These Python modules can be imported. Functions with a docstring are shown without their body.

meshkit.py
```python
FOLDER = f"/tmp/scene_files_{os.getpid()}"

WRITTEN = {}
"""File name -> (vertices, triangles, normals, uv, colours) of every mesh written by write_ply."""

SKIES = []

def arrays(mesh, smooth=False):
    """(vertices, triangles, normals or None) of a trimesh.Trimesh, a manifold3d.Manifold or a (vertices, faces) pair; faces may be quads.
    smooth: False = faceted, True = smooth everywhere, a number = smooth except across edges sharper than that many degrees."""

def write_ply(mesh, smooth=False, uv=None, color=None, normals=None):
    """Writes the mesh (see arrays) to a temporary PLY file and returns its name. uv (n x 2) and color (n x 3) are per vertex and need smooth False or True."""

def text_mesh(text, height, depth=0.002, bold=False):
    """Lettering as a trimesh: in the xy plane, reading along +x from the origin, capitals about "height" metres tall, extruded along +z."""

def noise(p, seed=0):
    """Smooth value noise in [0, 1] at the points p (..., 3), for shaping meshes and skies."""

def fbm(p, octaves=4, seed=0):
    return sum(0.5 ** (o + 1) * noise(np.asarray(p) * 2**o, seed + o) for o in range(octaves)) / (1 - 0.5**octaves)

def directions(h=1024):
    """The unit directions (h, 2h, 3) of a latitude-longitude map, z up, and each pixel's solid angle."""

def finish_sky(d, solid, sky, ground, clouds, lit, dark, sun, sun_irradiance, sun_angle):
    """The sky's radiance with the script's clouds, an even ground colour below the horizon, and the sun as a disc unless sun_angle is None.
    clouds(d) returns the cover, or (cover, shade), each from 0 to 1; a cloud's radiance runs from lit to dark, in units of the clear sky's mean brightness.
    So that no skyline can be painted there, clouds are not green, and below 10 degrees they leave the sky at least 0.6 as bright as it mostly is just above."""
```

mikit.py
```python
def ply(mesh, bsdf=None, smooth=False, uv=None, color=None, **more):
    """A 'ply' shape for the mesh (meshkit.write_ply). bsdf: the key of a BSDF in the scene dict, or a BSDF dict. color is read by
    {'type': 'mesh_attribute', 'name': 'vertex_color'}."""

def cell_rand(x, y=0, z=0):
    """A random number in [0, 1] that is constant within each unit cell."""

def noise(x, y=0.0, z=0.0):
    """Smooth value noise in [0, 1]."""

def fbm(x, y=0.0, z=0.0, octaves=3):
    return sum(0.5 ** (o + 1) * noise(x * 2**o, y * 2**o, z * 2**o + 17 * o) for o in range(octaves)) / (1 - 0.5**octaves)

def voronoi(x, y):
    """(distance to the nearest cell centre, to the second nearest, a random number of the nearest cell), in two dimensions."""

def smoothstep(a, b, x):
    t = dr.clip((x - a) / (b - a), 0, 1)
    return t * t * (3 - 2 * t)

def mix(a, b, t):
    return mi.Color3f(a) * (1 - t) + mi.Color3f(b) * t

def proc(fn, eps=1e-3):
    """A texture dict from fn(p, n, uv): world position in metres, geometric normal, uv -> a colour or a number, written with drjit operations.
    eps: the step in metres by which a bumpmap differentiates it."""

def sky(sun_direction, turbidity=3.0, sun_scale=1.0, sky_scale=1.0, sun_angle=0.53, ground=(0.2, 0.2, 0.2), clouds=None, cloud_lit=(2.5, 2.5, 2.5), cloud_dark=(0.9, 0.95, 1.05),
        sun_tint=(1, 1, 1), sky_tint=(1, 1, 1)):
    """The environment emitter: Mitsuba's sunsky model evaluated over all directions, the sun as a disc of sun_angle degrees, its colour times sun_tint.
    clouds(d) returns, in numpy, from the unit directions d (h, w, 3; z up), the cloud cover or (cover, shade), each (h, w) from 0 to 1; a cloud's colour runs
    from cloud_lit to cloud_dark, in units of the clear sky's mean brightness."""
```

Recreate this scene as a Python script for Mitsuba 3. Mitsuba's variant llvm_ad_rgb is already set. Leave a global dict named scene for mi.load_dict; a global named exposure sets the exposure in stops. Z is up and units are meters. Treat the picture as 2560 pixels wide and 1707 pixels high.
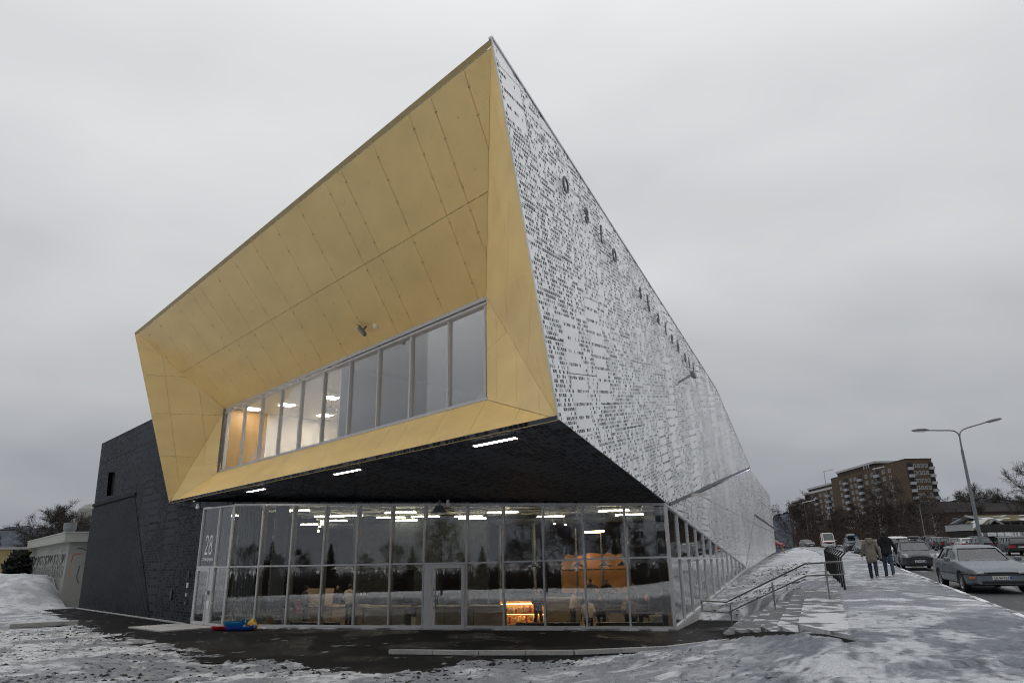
import math, random
import numpy as np
import trimesh
import manifold3d as m3
import shapely
from shapely.geometry import Polygon, box as sbox, LineString
from shapely import affinity
import drjit as dr
import mitsuba as mi
import mikit, meshkit
from mikit import proc, noise as tnoise, fbm as tfbm, cell_rand, smoothstep, mix

T4 = mi.ScalarTransform4f
scene, labels = {}, {}
rng = np.random.default_rng(7)
V = lambda *a: np.array(a, float)

# ---------------------------------------------------------------- camera, sky, exposure
EYE = V(0, 0, 1.65)
PITCH, ROLL = math.radians(17.579), math.atan(0.016)
_fw = V(0, math.cos(PITCH), math.sin(PITCH)); _up = V(0, -math.sin(PITCH), math.cos(PITCH))
_up = _up * math.cos(ROLL) + V(1, 0, 0) * math.sin(ROLL)
scene['camera'] = {'type': 'perspective', 'fov': 72.366, 'fov_axis': 'x', 'near_clip': 0.1, 'far_clip': 5000.0,
                   'to_world': T4().look_at(origin=EYE.tolist(), target=(EYE + _fw).tolist(), up=_up.tolist())}


def clouds(d):
    """A full overcast: bright overhead, greyer towards the horizon, in soft billows."""
    el = np.degrees(np.arcsin(np.clip(d[..., 2], -1, 1)))
    az = np.degrees(np.arctan2(d[..., 0], d[..., 1]))
    q = d / np.maximum(d[..., 2:3] + 0.55, 0.3)
    warp = meshkit.fbm(q * V(1.2, 1.2, 1) + 4.0, 3, 5)
    bank = meshkit.fbm(np.stack([q[..., 0] * 1.5 + 1.6 * warp, q[..., 1] * 1.9 + 1.2 * warp, d[..., 2] * 3], -1) + 11.0, 4, 2)
    fine = meshkit.fbm(np.stack([q[..., 0] * 4.0 + 2 * warp, q[..., 1] * 5.0, d[..., 2] * 8], -1) + 3.0, 4, 9)
    t = np.sin(np.radians(np.clip(el + 6.0 * np.cos(np.radians(az - 14.0)) * np.cos(np.radians(el)), 0, 90)))
    shade = 1.0 - t ** 1.28 + 0.50 * (bank - 0.5) * (1.0 - 0.35 * t) + 0.12 * (fine - 0.5)
    return np.ones(el.shape), np.clip(shade, 0, 1)


scene['sky_light'] = mikit.sky([0.25, 0.7, 0.67], turbidity=3, sun_scale=0.0, sun_angle=30, ground=(0.45, 0.45, 0.46), clouds=clouds,
                               cloud_lit=(1.86, 1.86, 1.85), cloud_dark=(0.375, 0.405, 0.455))
exposure = 2.68

# ---------------------------------------------------------------- helpers
KEYS = set()


def numbered(name):
    if name not in KEYS:
        KEYS.add(name)
        return name
    n = 1
    while f'{name}_{n:03d}' in KEYS:
        n += 1
    KEYS.add(f'{name}_{n:03d}')
    return f'{name}_{n:03d}'


def lab(key, label=None, cat=None, group=None, kind=None):
    d = labels.setdefault(key, {})
    for a, b in (('label', label), ('category', cat), ('group', group), ('kind', kind)):
        if b:
            d[a] = b
    return key


def thing(name, label, cat, group=None):
    return lab(numbered(name), label, cat, group)


def part(parent, name, mesh, mat, smooth=False, **kw):
    key = numbered(f'{parent}__{name}')
    scene[key] = mikit.ply(mesh, mat, smooth, **kw)
    return key


def single(name, mesh, mat, label, cat, group=None, smooth=False, **kw):
    key = thing(name, label, cat, group)
    scene[key] = mikit.ply(mesh, mat, smooth, **kw)
    return key


def structure(name, mesh, mat, smooth=False):
    key = numbered(name)
    scene[key] = mikit.ply(mesh, mat, smooth)
    return lab(key, kind='structure')


class MB:
    """Collects boxes, bars and tubes into one mesh."""
    def __init__(self):
        self.v, self.f, self.n = [], [], 0

    def add(self, v, f):
        v = np.asarray(v, float); f = np.asarray(f, int)
        if f.shape[1] == 4:
            f = np.vstack([f[:, [0, 1, 2]], f[:, [0, 2, 3]]])
        self.v.append(v); self.f.append(f + self.n); self.n += len(v)
        return self

    def mesh(self, m):
        return self.add(*meshkit.arrays(m)[:2])

    def obox(self, c, ax, ay, az):
        """A box about c with half-axis vectors."""
        c, ax, ay, az = (np.asarray(a, float) for a in (c, ax, ay, az))
        v = [c + i * ax + j * ay + k * az for i in (-1, 1) for j in (-1, 1) for k in (-1, 1)]
        f = [[0, 1, 3, 2], [4, 6, 7, 5], [0, 4, 5, 1], [2, 3, 7, 6], [0, 2, 6, 4], [1, 5, 7, 3]]
        if np.dot(np.cross(ax, ay), az) < 0:
            f = [q[::-1] for q in f]
        return self.add(v, f)

    def box(self, lo, hi):
        lo, hi = np.asarray(lo, float), np.asarray(hi, float)
        h = (hi - lo) / 2
        return self.obox((lo + hi) / 2, [h[0], 0, 0], [0, h[1], 0], [0, 0, h[2]])

    def bar(self, a, b, w, h, up=(0, 0, 1)):
        """A rectangular bar from a to b, w wide and h deep (along up)."""
        a, b = np.asarray(a, float), np.asarray(b, float)
        d = b - a; L = np.linalg.norm(d); d = d / L
        u = np.asarray(up, float); u = u - d * (u @ d); u /= np.linalg.norm(u)
        s = np.cross(d, u)
        return self.obox((a + b) / 2, d * L / 2, s * w / 2, u * h / 2)

    def tube(self, pts, r, sides=8, cap=True):
        p = np.asarray(pts, float)
        r = np.broadcast_to(np.asarray(r, float), (len(p),))
        t = np.gradient(p, axis=0); t /= np.linalg.norm(t, axis=1, keepdims=True) + 1e-12
        a = np.cross(t, np.where(np.abs(t[:, 2:]) < 0.9, [0, 0, 1.0], [1.0, 0, 0]))
        for i in range(1, len(a)):
            if a[i] @ a[i - 1] < 0:
                a[i] = -a[i]
        a /= np.linalg.norm(a, axis=1, keepdims=True) + 1e-12
        b = np.cross(t, a)
        g = np.arange(sides) * 2 * np.pi / sides
        v = p[:, None] + r[:, None, None] * (np.cos(g)[None, :, None] * a[:, None] + np.sin(g)[None, :, None] * b[:, None])
        i, j = np.meshgrid(np.arange(len(p) - 1), np.arange(sides), indexing='ij')
        q = np.stack([i * sides + j, i * sides + (j + 1) % sides, (i + 1) * sides + (j + 1) % sides, (i + 1) * sides + j], -1).reshape(-1, 4)
        f = np.vstack([q[:, [0, 1, 2]], q[:, [0, 2, 3]]])
        v = v.reshape(-1, 3)
        if cap:
            n = len(v)
            v = np.vstack([v, p[:1], p[-1:]])
            k = np.arange(sides)
            f = np.vstack([f, np.stack([np.full(sides, n), (k + 1) % sides, k], 1),
                           np.stack([np.full(sides, n + 1), n - sides + k, n - sides + (k + 1) % sides], 1)])
        return self.add(v, f)

    @property
    def out(self):
        return trimesh.Trimesh(np.vstack(self.v), np.vstack(self.f), process=False)


def frame(o, U, N):
    """A plane frame: origin, in-plane U, normal N, and V so that U x V = N."""
    U = np.asarray(U, float) / np.linalg.norm(U); N = np.asarray(N, float) / np.linalg.norm(N)
    return np.asarray(o, float), U, np.cross(N, U), N


def to2(fr, p):
    q = np.asarray(p, float) - fr[0]
    return np.stack([q @ fr[1], q @ fr[2]], -1)


def to3(fr, p, t=0.0):
    p = np.asarray(p, float)
    return fr[0] + p[..., :1] * fr[1] + p[..., 1:2] * fr[2] + t * fr[3]


def slab(poly, fr, t0, t1):
    """The shapely polygon of a plane frame, thickened from t0 to t1 along the normal."""
    out = []
    for g in getattr(poly, 'geoms', [poly]):
        if g.geom_type != 'Polygon' or g.area < 1e-5:
            continue
        m = trimesh.creation.extrude_polygon(g, t1 - t0, engine='earcut')
        M = np.eye(4); M[:3, 0], M[:3, 1], M[:3, 2], M[:3, 3] = fr[1], fr[2], fr[3], fr[0] + t0 * fr[3]
        m.apply_transform(M)
        out.append(m)
    return trimesh.util.concatenate(out) if out else None


def panel_grid(poly, ucuts, vcuts, uslant=0.0, vslant=0.0):
    """Pieces of poly cut by the lines u = c + uslant * v and v = c + vslant * u."""
    big = 400.0
    us, vs = [-big] + sorted(ucuts) + [big], [-big] + sorted(vcuts) + [big]
    out = []
    for a, b in zip(us, us[1:]):
        strip = Polygon([(a - uslant * big, -big), (b - uslant * big, -big), (b + uslant * big, big), (a + uslant * big, big)])
        s = poly.intersection(strip)
        if s.is_empty:
            continue
        for c, d in zip(vs, vs[1:]):
            g = s.intersection(Polygon([(-big, c - vslant * big), (big, c + vslant * big), (big, d + vslant * big), (-big, d - vslant * big)]))
            out += [q for q in getattr(g, 'geoms', [g]) if q.geom_type == 'Polygon' and q.area > 0.01]
    return out


def hull_pts(pts):
    return m3.Manifold.hull_points(np.asarray(pts, float))


def sphere(p, r, n=10):
    return m3.Manifold.sphere(r, n).translate([float(x) for x in p])


def capsule(p, q, r0, r1, n=10):
    return m3.Manifold.batch_hull([sphere(p, r0, n), sphere(q, r1, n)])


def union(ms):
    return m3.Manifold.batch_boolean(list(ms), m3.OpType.Add)


def tm(man):
    m = man.to_mesh()
    return trimesh.Trimesh(np.array(m.vert_properties[:, :3]), np.array(m.tri_verts), process=False)


def rounded_box(lo, hi, r, n=8):
    lo, hi = np.asarray(lo, float) + r, np.asarray(hi, float) - r
    return m3.Manifold.batch_hull([sphere((x, y, z), r, n) for x in (lo[0], hi[0]) for y in (lo[1], hi[1]) for z in (lo[2], hi[2])])


def lathe(profile, n=20):
    return trimesh.creation.revolve(np.asarray(profile, float), sections=n)


def moved(mesh, M):
    m = mesh.copy(); m.apply_transform(M); return m


def place(x, y, z, rot=0.0, s=1.0):
    M = np.eye(4); c, n = math.cos(rot), math.sin(rot)
    M[:3, :3] = np.array([[c, -n, 0], [n, c, 0], [0, 0, 1]]) * s; M[:3, 3] = (x, y, z)
    return M


# ---------------------------------------------------------------- the site: axes of the hall and the lie of the land
BC = V(5.488, 26.124, 0)                              # right-hand corner of the glazed front
D2 = V(0.387, 0.922, 0); D2 /= np.linalg.norm(D2)     # along the silver wall and the street
E2 = V(D2[1], -D2[0], 0)                              # from the silver wall out to the street
D1 = V(-0.676, 0.737, 0); D1 /= np.linalg.norm(D1)    # along the gold front and the dark wall
N1 = V(-D1[1], D1[0], 0)                              # out of the gold front
AC, A1 = V(-11.855, 30.308, 0), V(-14.013, 32.308, 0)  # left corner of the glazed front, left end of the entrance bay
W0 = V(-14.45, 32.821, 0)                             # a point of the dark wall's line
S1 = lambda u, v, z=0.0: BC + u * E2 + v * D2 + V(0, 0, z)  # site coordinates: u out from the silver wall, v along it
N1 = V(-0.737, -0.676, 0); N1 /= np.linalg.norm(N1)


def sstep(a, b, x):
    t = np.clip((np.asarray(x, float) - a) / (b - a), 0, 1)
    return t * t * (3 - 2 * t)


def street(x, y):
    y = np.asarray(y, float)
    far = np.where(y > 170, 170 + (y - 170) * 0.35, y)
    return 0.005 * np.clip(x, -40, 200) + 0.0255 * np.maximum(far, 0) + 0.006 * np.minimum(far, 0)


def wall_foot(v):
    v = np.maximum(np.asarray(v, float), 0)
    return np.where(v < 27, -0.66 + 0.0605 * v, 0.9735 + 0.036 * (v - 27))


def bend(v):
    """How far the street has swung towards the hall, v metres along it."""
    return -0.00042 * np.maximum(np.asarray(v, float) - 15, 0) ** 2


def near_line(u):
    """v of the near end of the steps and of the kerb, at u."""
    u = np.asarray(u, float)
    return np.where(u > 2.04, -2.7 - (u - 2.04) * 3.2, np.where(u > -1.2, -2.7 + (u - 2.04) * 1.45, -7.4 + 0.18 * (u + 1.2)))


def far_line(u):
    return 4.6 - (np.clip(u, 1.9, 4.9) - 1.9) * 1.75


def land(x, y):
    """Height of the ground."""
    x, y = np.asarray(x, float), np.asarray(y, float)
    px, py = x - BC[0], y - BC[1]
    u, v = px * E2[0] + py * E2[1], px * D2[0] + py * D2[1]
    zs = street(x, y)
    low = -0.70
    lawn = np.minimum(wall_foot(v), np.maximum(zs, wall_foot(np.minimum(v, 27))))
    lawn = lawn * (1 - sstep(0.4, 5.3, u)) + zs * sstep(0.4, 5.3, u)
    rise = np.clip((u - 1.95) / 2.95, 0, 1)
    mid = low + (zs - low) * rise - 0.10 * (u > 1.8) * (u < 5.3)
    front = low + (zs - low) * sstep(-1.0, 7.0, u)
    vn = near_line(u)
    z = mid + (front - mid) * sstep(vn + 0.25, vn - 4.5, v)
    z = np.where((v < vn) & (u > 1.0) & (u < 6), np.maximum(z, low + (zs - low) * rise - 0.02), z)
    z = z + (lawn - z) * sstep(far_line(u) + 0.1, far_line(u) + 1.4, v)
    z = np.where((u < -0.05) & (v > -6), low, z)
    # raised yard to the left of the dark wall
    yard = sstep(44.5, 53, y + 0.25 * (x + 33)) * sstep(-30.2, -35.0, x)
    z = z + yard * (1.33 - low + 0.013 * np.clip(y - 53, 0, 60))
    left = sstep(-60, -100, x) * sstep(20, 60, y)
    z = z + left * np.maximum(0, 1.6 - z)
    ub = u - bend(v)
    road = sstep(8.62, 8.72, ub) * (ub < 30) * (v > -60)
    return z - 0.13 * road
# ---------------------------------------------------------------- materials
def pr(col, rough=0.5, metal=0.0, spec=0.5, **kw):
    c = proc(col) if callable(col) else {'type': 'rgb', 'value': list(col)}
    r = proc(rough) if callable(rough) else rough
    return {'type': 'principled', 'base_color': c, 'roughness': r, 'metallic': metal, 'specular': spec, **kw}


def M(key, d, two=True):
    scene[key] = {'type': 'twosided', 'bsdf': d} if two else d
    return key


def tint(base, amp=0.12, freq=3.0, amp2=0.06, f2=25.0):
    """A base colour with soft mottling."""
    def fn(p, n, uv):
        k = 1 + amp * (tfbm(p.x * freq, p.y * freq, p.z * freq, 3) - 0.5) * 2 + amp2 * (tnoise(p.x * f2, p.y * f2, p.z * f2) - 0.5) * 2
        return mi.Color3f(*base) * k
    return fn


def perforated(base, hole, A, Bv, o, rp, cp, pw, ph, lo=0.42, hi=0.75, grime=0.05):
    """Sheet metal punched in rows, the density of the punching changing from panel to panel. A, Bv: dual vectors along and across the rows."""
    A, Bv, o = [list(map(float, x)) for x in (A, Bv, o)]
    def fn(p, n, uv):
        qx, qy, qz = p.x - o[0], p.y - o[1], p.z - o[2]
        a = qx * A[0] + qy * A[1] + qz * A[2]
        b = qx * Bv[0] + qy * Bv[1] + qz * Bv[2]
        row = dr.floor(b / rp); fb = b / rp - row
        ca = a / cp + 0.37 * row
        ci = dr.floor(ca); fa = ca - ci
        pi = dr.floor(a / pw)
        pj = dr.floor(b / ph + 0.37 * pi)
        t = cell_rand(pi, pj, 7)
        alt = dr.select(t < 0.2, (row - 3 * dr.floor(row / 3)) < 0.5, (row - 2 * dr.floor(row / 2)) < 0.5)
        sparse = t < 0.20
        dens = dr.select(sparse, 0.50 + 0.4 * cell_rand(pi, pj, 11), lo + (hi - lo) * cell_rand(pi, pj, 13))
        on = (cell_rand(ci, row, 3) < dens) & (~sparse | alt)
        half = dr.select(cell_rand(ci, row, 5) > 0.38, 0.41, 0.20)
        hit = on & (dr.abs(fb - 0.5) < 0.36) & (dr.abs(fa - 0.5) < half)
        k = (1 - grime + 2 * grime * tfbm(a * 0.7, b * 0.7, 1.5, 3)) * (0.97 + 0.06 * cell_rand(pi, pj, 17))
        return dr.select(hit, mi.Color3f(*hole), mi.Color3f(*base) * k)
    return fn


ROWV, COLV = V(1, 0.205), V(-0.417, 0.909)            # row and column directions of the silver wall, in (along, up)
_i = np.linalg.inv(np.stack([ROWV, COLV], 1))
_s3 = np.stack([D2, V(0, 0, 1)])
SIL_A, SIL_B = _i[0] @ _s3, _i[1] @ _s3
M('silver_sheet', pr(perforated((0.93, 0.935, 0.94), (0.014, 0.016, 0.020), SIL_A, SIL_B, BC, 0.112, 0.14, 1.2, 3.0, 0.46, 0.80, 0.03), 0.36, 0.35))
M('silver_sheet_low', pr(perforated((0.92, 0.925, 0.93), (0.015, 0.016, 0.018), D2, V(0, 0, 1), BC, 0.09, 0.11, 1.2, 2.6, 0.4, 0.65), 0.30, 0.4))
M('silver_plain', pr(tint((0.70, 0.71, 0.72), 0.05), 0.3, 0.6))
M('dark_sheet', pr(perforated((0.040, 0.046, 0.056), (0.002, 0.002, 0.003), D1, V(0, 0, 1), W0, 0.13, 0.18, 1.5, 2.2, 0.45, 0.8, 0.1), 0.6, 0.0, 0.12))
M('dark_slab', pr(perforated((0.028, 0.032, 0.040), (0.003, 0.003, 0.004), 0.8 * D1 + V(0, 0, 0.6), -0.6 * D1 + V(0, 0, 0.8), W0, 0.13, 0.15, 1.5, 2.2, 0.5, 0.8, 0.12), 0.6, 0.0, 0.12))
M('soffit_sheet', pr(perforated((0.066, 0.072, 0.085), (0.003, 0.003, 0.004), D1, N1, W0, 0.13, 0.18, 1.5, 3.0, 0.45, 0.8, 0.1), 0.6, 0.0, 0.12))
M('backing', pr((0.012, 0.012, 0.014), 0.8))


def gold(p, n, uv):
    k = 1 + 0.10 * (tfbm(p.x * 0.9, p.y * 0.9, p.z * 0.9, 3) - 0.5) * 2 + 0.16 * (tnoise(p.x * 55, p.y * 55, p.z * 55) - 0.5) + 0.05 * (tnoise(p.x * 0.4 + 9, p.y * 0.4, p.z * 3.0) - 0.5) * 2
    return mix((0.98, 0.725, 0.315), (0.97, 0.735, 0.35), tfbm(p.x * 0.5, p.y * 0.5, p.z * 0.5 + 7, 2)) * k


M('gold_panel', pr(gold, 0.40, 0.22))
M('gold_trim', pr((0.52, 0.41, 0.20), 0.45, 0.35))
M('alu', pr(tint((0.55, 0.555, 0.57), 0.05), 0.4, 0.2))
M('alu_dark', pr((0.10, 0.105, 0.115), 0.4, 0.3))
M('fin', pr(tint((0.20, 0.19, 0.165), 0.06), 0.6))
M('rivet', pr((0.10, 0.08, 0.045), 0.5, 0.3))
scene['pane'] = {'type': 'thindielectric', 'int_ior': 2.0, 'specular_transmittance': {'type': 'rgb', 'value': [0.50, 0.58, 0.62]}}
scene['pane_upper'] = {'type': 'thindielectric', 'int_ior': 2.0}
M('concrete', pr(tint((0.36, 0.355, 0.345), 0.22, 1.6, 0.14, 30), 0.85))
M('black_steel', pr((0.03, 0.031, 0.034), 0.42, 0.3))
M('steel', pr(tint((0.30, 0.295, 0.29), 0.08), 0.38, 0.8))
M('galvanised', pr(tint((0.22, 0.235, 0.245), 0.15, 2), 0.5, 0.6))
M('white_paint', pr(tint((0.78, 0.78, 0.77), 0.04), 0.5))
M('rubber', pr((0.018, 0.018, 0.019), 0.75))


def snow(p, n, uv):
    """Trodden, half-thawed snow: white crust, grey ice and slush, grit and grass showing through."""
    w = tfbm(p.x * 0.35, p.y * 0.35, 2.0, 3)
    big = tfbm(p.x * 0.22 + 31, p.y * 0.22, 1.0, 4)
    mid = tfbm(p.x * 1.5 + 3 * w, p.y * 1.5, 5.0, 4)
    foot = tfbm(p.x * 5.2, p.y * 5.2, 9.0, 3)
    fine = tfbm(p.x * 21, p.y * 21, 4.0, 3)
    near = 1 - smoothstep(26.0, 60.0, p.y)
    vf, vs_, vr_ = mikit.voronoi(p.x * 1.9 + 1.2 * w, p.y * 1.9)
    dirty = smoothstep(0.44, 0.62, 0.6 * mid + 0.4 * big + 0.05) * (0.35 + 0.65 * near)
    col = mix((0.54, 0.555, 0.58), (0.20, 0.212, 0.238), dirty)
    col = mix(col, mi.Color3f(0.20, 0.21, 0.235), (1 - smoothstep(0.10, 0.24, vf + 0.10 * (foot - 0.5))) * 0.7 * near)
    col = mix(col, mi.Color3f(0.30, 0.31, 0.33), smoothstep(0.56, 0.70, foot) * 0.65 * near)
    speck = smoothstep(0.67, 0.75, 0.62 * fine + 0.38 * foot)
    col = mix(col, mi.Color3f(0.045, 0.045, 0.04), speck * (0.30 + 0.55 * near))
    px, py = p.x - float(BC[0]), p.y - float(BC[1])
    u = px * float(E2[0]) + py * float(E2[1]); v = px * float(D2[0]) + py * float(D2[1])
    col = mix(col, walk_ice(p, n, uv), smoothstep(2.0, 5.0, u + 2.0 * (w - 0.5)) * (1 - smoothstep(-9.0, -6.0, v)))
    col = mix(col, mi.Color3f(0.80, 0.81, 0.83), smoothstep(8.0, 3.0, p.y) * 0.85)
    return col * (0.86 + 0.28 * tnoise(p.x * 60, p.y * 60, 2.0))


def walk_ice(p, n, uv):
    """The trodden pavement: packed snow worn to grey ice, streaked along the way people walk."""
    px, py = p.x - float(BC[0]), p.y - float(BC[1])
    u = px * float(E2[0]) + py * float(E2[1]); v = px * float(D2[0]) + py * float(D2[1])
    a = tfbm(u * 0.8, v * 0.30, 3.0, 4)
    b = tfbm(u * 2.6, v * 1.5, 7.0, 4)
    c = tfbm(u * 8, v * 5.0, 1.0, 3)
    ice = smoothstep(0.36, 0.56, 0.42 * a + 0.36 * b + 0.22 * c)
    slab_ = smoothstep(0.0, 0.4, -v - 0.2) * (1 - smoothstep(4.4, 6.4, -v))
    ice = dr.clip(ice + 0.45 * slab_ * smoothstep(0.35, 0.55, b), 0, 1)
    col = mix((0.43, 0.445, 0.47), (0.115, 0.13, 0.152), ice * 0.9)
    col = mix(col, mi.Color3f(0.09, 0.09, 0.09), smoothstep(0.66, 0.76, c) * 0.5)
    return col * (0.88 + 0.24 * tnoise(p.x * 50, p.y * 50, 2.0))


def asphalt(p, n, uv):
    g = tnoise(p.x * 70, p.y * 70, 1.0)
    w = tfbm(p.x * 0.45, p.y * 0.45, 3.0, 3)
    col = mi.Color3f(0.0095, 0.0095, 0.0105) * (0.7 + 0.6 * g) * (0.75 + 0.5 * w)
    fl = smoothstep(0.74, 0.84, tfbm(p.x * 2.2, p.y * 2.2, 8.0, 4))
    return mix(col, mi.Color3f(0.30, 0.31, 0.33), fl * 0.55)


def road_col(p, n, uv):
    px, py = p.x - float(BC[0]), p.y - float(BC[1])
    u = px * float(E2[0]) + py * float(E2[1]); v = px * float(D2[0]) + py * float(D2[1])
    g = tnoise(p.x * 60, p.y * 60, 1.0)
    base = mi.Color3f(0.042, 0.043, 0.046) * (0.75 + 0.5 * g)
    s = tfbm(u * 1.7, v * 0.22, 3.0, 4)
    return mix(base, mi.Color3f(0.34, 0.35, 0.37), smoothstep(0.56, 0.70, s) * 0.6)


def bumped(d, fn, scale):
    return {'type': 'bumpmap', 'tex': proc(fn, 4e-3), 'scale': scale, 'bsdf': d}


M('snow', bumped(pr(snow, 0.7, 0, 0.35), lambda p, n, uv: tfbm(p.x * 9, p.y * 9, 3.0, 3) + 0.9 * smoothstep(0.08, 0.26, mikit.voronoi(p.x * 1.9 + 1.2 * tfbm(p.x * 0.35, p.y * 0.35, 2.0, 3), p.y * 1.9)[0]), 0.055))
M('walk_snow', bumped(pr(walk_ice, 0.45, 0, 0.4), lambda p, n, uv: tfbm(p.x * 10, p.y * 10, 3.0, 3), 0.025))
M('asphalt_wet', pr(asphalt, lambda p, n, uv: 0.55 + 0.3 * smoothstep(0.4, 0.6, tfbm(p.x * 0.7, p.y * 0.7, 1.0, 3)), 0, 0.15))
M('asphalt_road', pr(road_col, 0.6, 0, 0.4))
M('kerb_stone', pr(lambda p, n, uv: mix((0.16, 0.16, 0.165), (0.62, 0.63, 0.65), smoothstep(0.40, 0.52, tfbm(p.x * 1.8, p.y * 1.8, 5.0, 4))), 0.8))
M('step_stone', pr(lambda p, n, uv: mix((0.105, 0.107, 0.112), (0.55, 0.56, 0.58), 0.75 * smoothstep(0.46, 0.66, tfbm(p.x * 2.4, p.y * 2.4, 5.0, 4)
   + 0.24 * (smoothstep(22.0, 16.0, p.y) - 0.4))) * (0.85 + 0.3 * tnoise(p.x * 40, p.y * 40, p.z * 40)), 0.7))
# ---------------------------------------------------------------- the ground
def axis(segs):
    out = []
    for a, b, h in segs:
        out.append(np.arange(a, b - 1e-6, h))
    out.append([segs[-1][1]])
    return np.concatenate(out)


def sheet(X, Y, Z):
    ny, nx = X.shape
    i, j = np.meshgrid(np.arange(ny - 1), np.arange(nx - 1), indexing='ij')
    a = i * nx + j
    q = np.stack([a, a + 1, a + nx + 1, a + nx], -1).reshape(-1, 4)
    return np.stack([X, Y, Z], -1).reshape(-1, 3), q


# wet asphalt in front of the glass, its outer edge frayed by slush
edge = [tuple(S1(-0.05, 4.9)[:2]), tuple(S1(1.85, 4.75)[:2]), tuple(S1(2.1, -2.7)[:2]), (5.0, 20.8), (3.4, 20.0), (1.5, 19.3), (-0.6, 18.9), (-2.2, 18.1), (-3.7, 17.4), (-5.0, 18.3), (-6.4, 19.7), (-8.0, 21.4), (-10.4, 23.4), (-13.2, 26.5), (-16.6, 30.5), (-20.5, 34.6), (-24.0, 39.8), (-27.2, 44.6), (-29.2, 47.4), (-28.3, 47.9), (-14.9, 33.4), (-14.0, 32.0), (-11.9, 30.0), (5.4, 25.9)]
ep = Polygon(edge)
pts = np.array(ep.exterior.segmentize(0.18).coords)[:-1]
jit = meshkit.fbm(np.c_[pts * 1.3, np.zeros(len(pts))], 4, 3) - 0.5
jit2 = meshkit.fbm(np.c_[pts * 1.3 + 50, np.zeros(len(pts))], 4, 6) - 0.5
near_wall = np.minimum(1, shapely.distance(shapely.points(pts), LineString([edge[-5], edge[-4], edge[-3], edge[-2], edge[-1], edge[0]])) / 1.5)
pts = pts + np.stack([jit, jit2], 1) * 1.5 * near_wall[:, None]
ap = Polygon(pts).buffer(0)
AP = max(getattr(ap, 'geoms', [ap]), key=lambda g: g.area)
wall_keep = Polygon([tuple(q[:2]) for q in (S1(-0.02, 30), S1(-0.02, 0), BC, AC, A1, W0, W0 + 25 * D1, W0 + 25 * D1 + 30 * N1, W0 + 10 * N1 - 25 * E2, S1(25, -60), S1(60, 30))])
big = AP.buffer(0.9).intersection(wall_keep)
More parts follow.
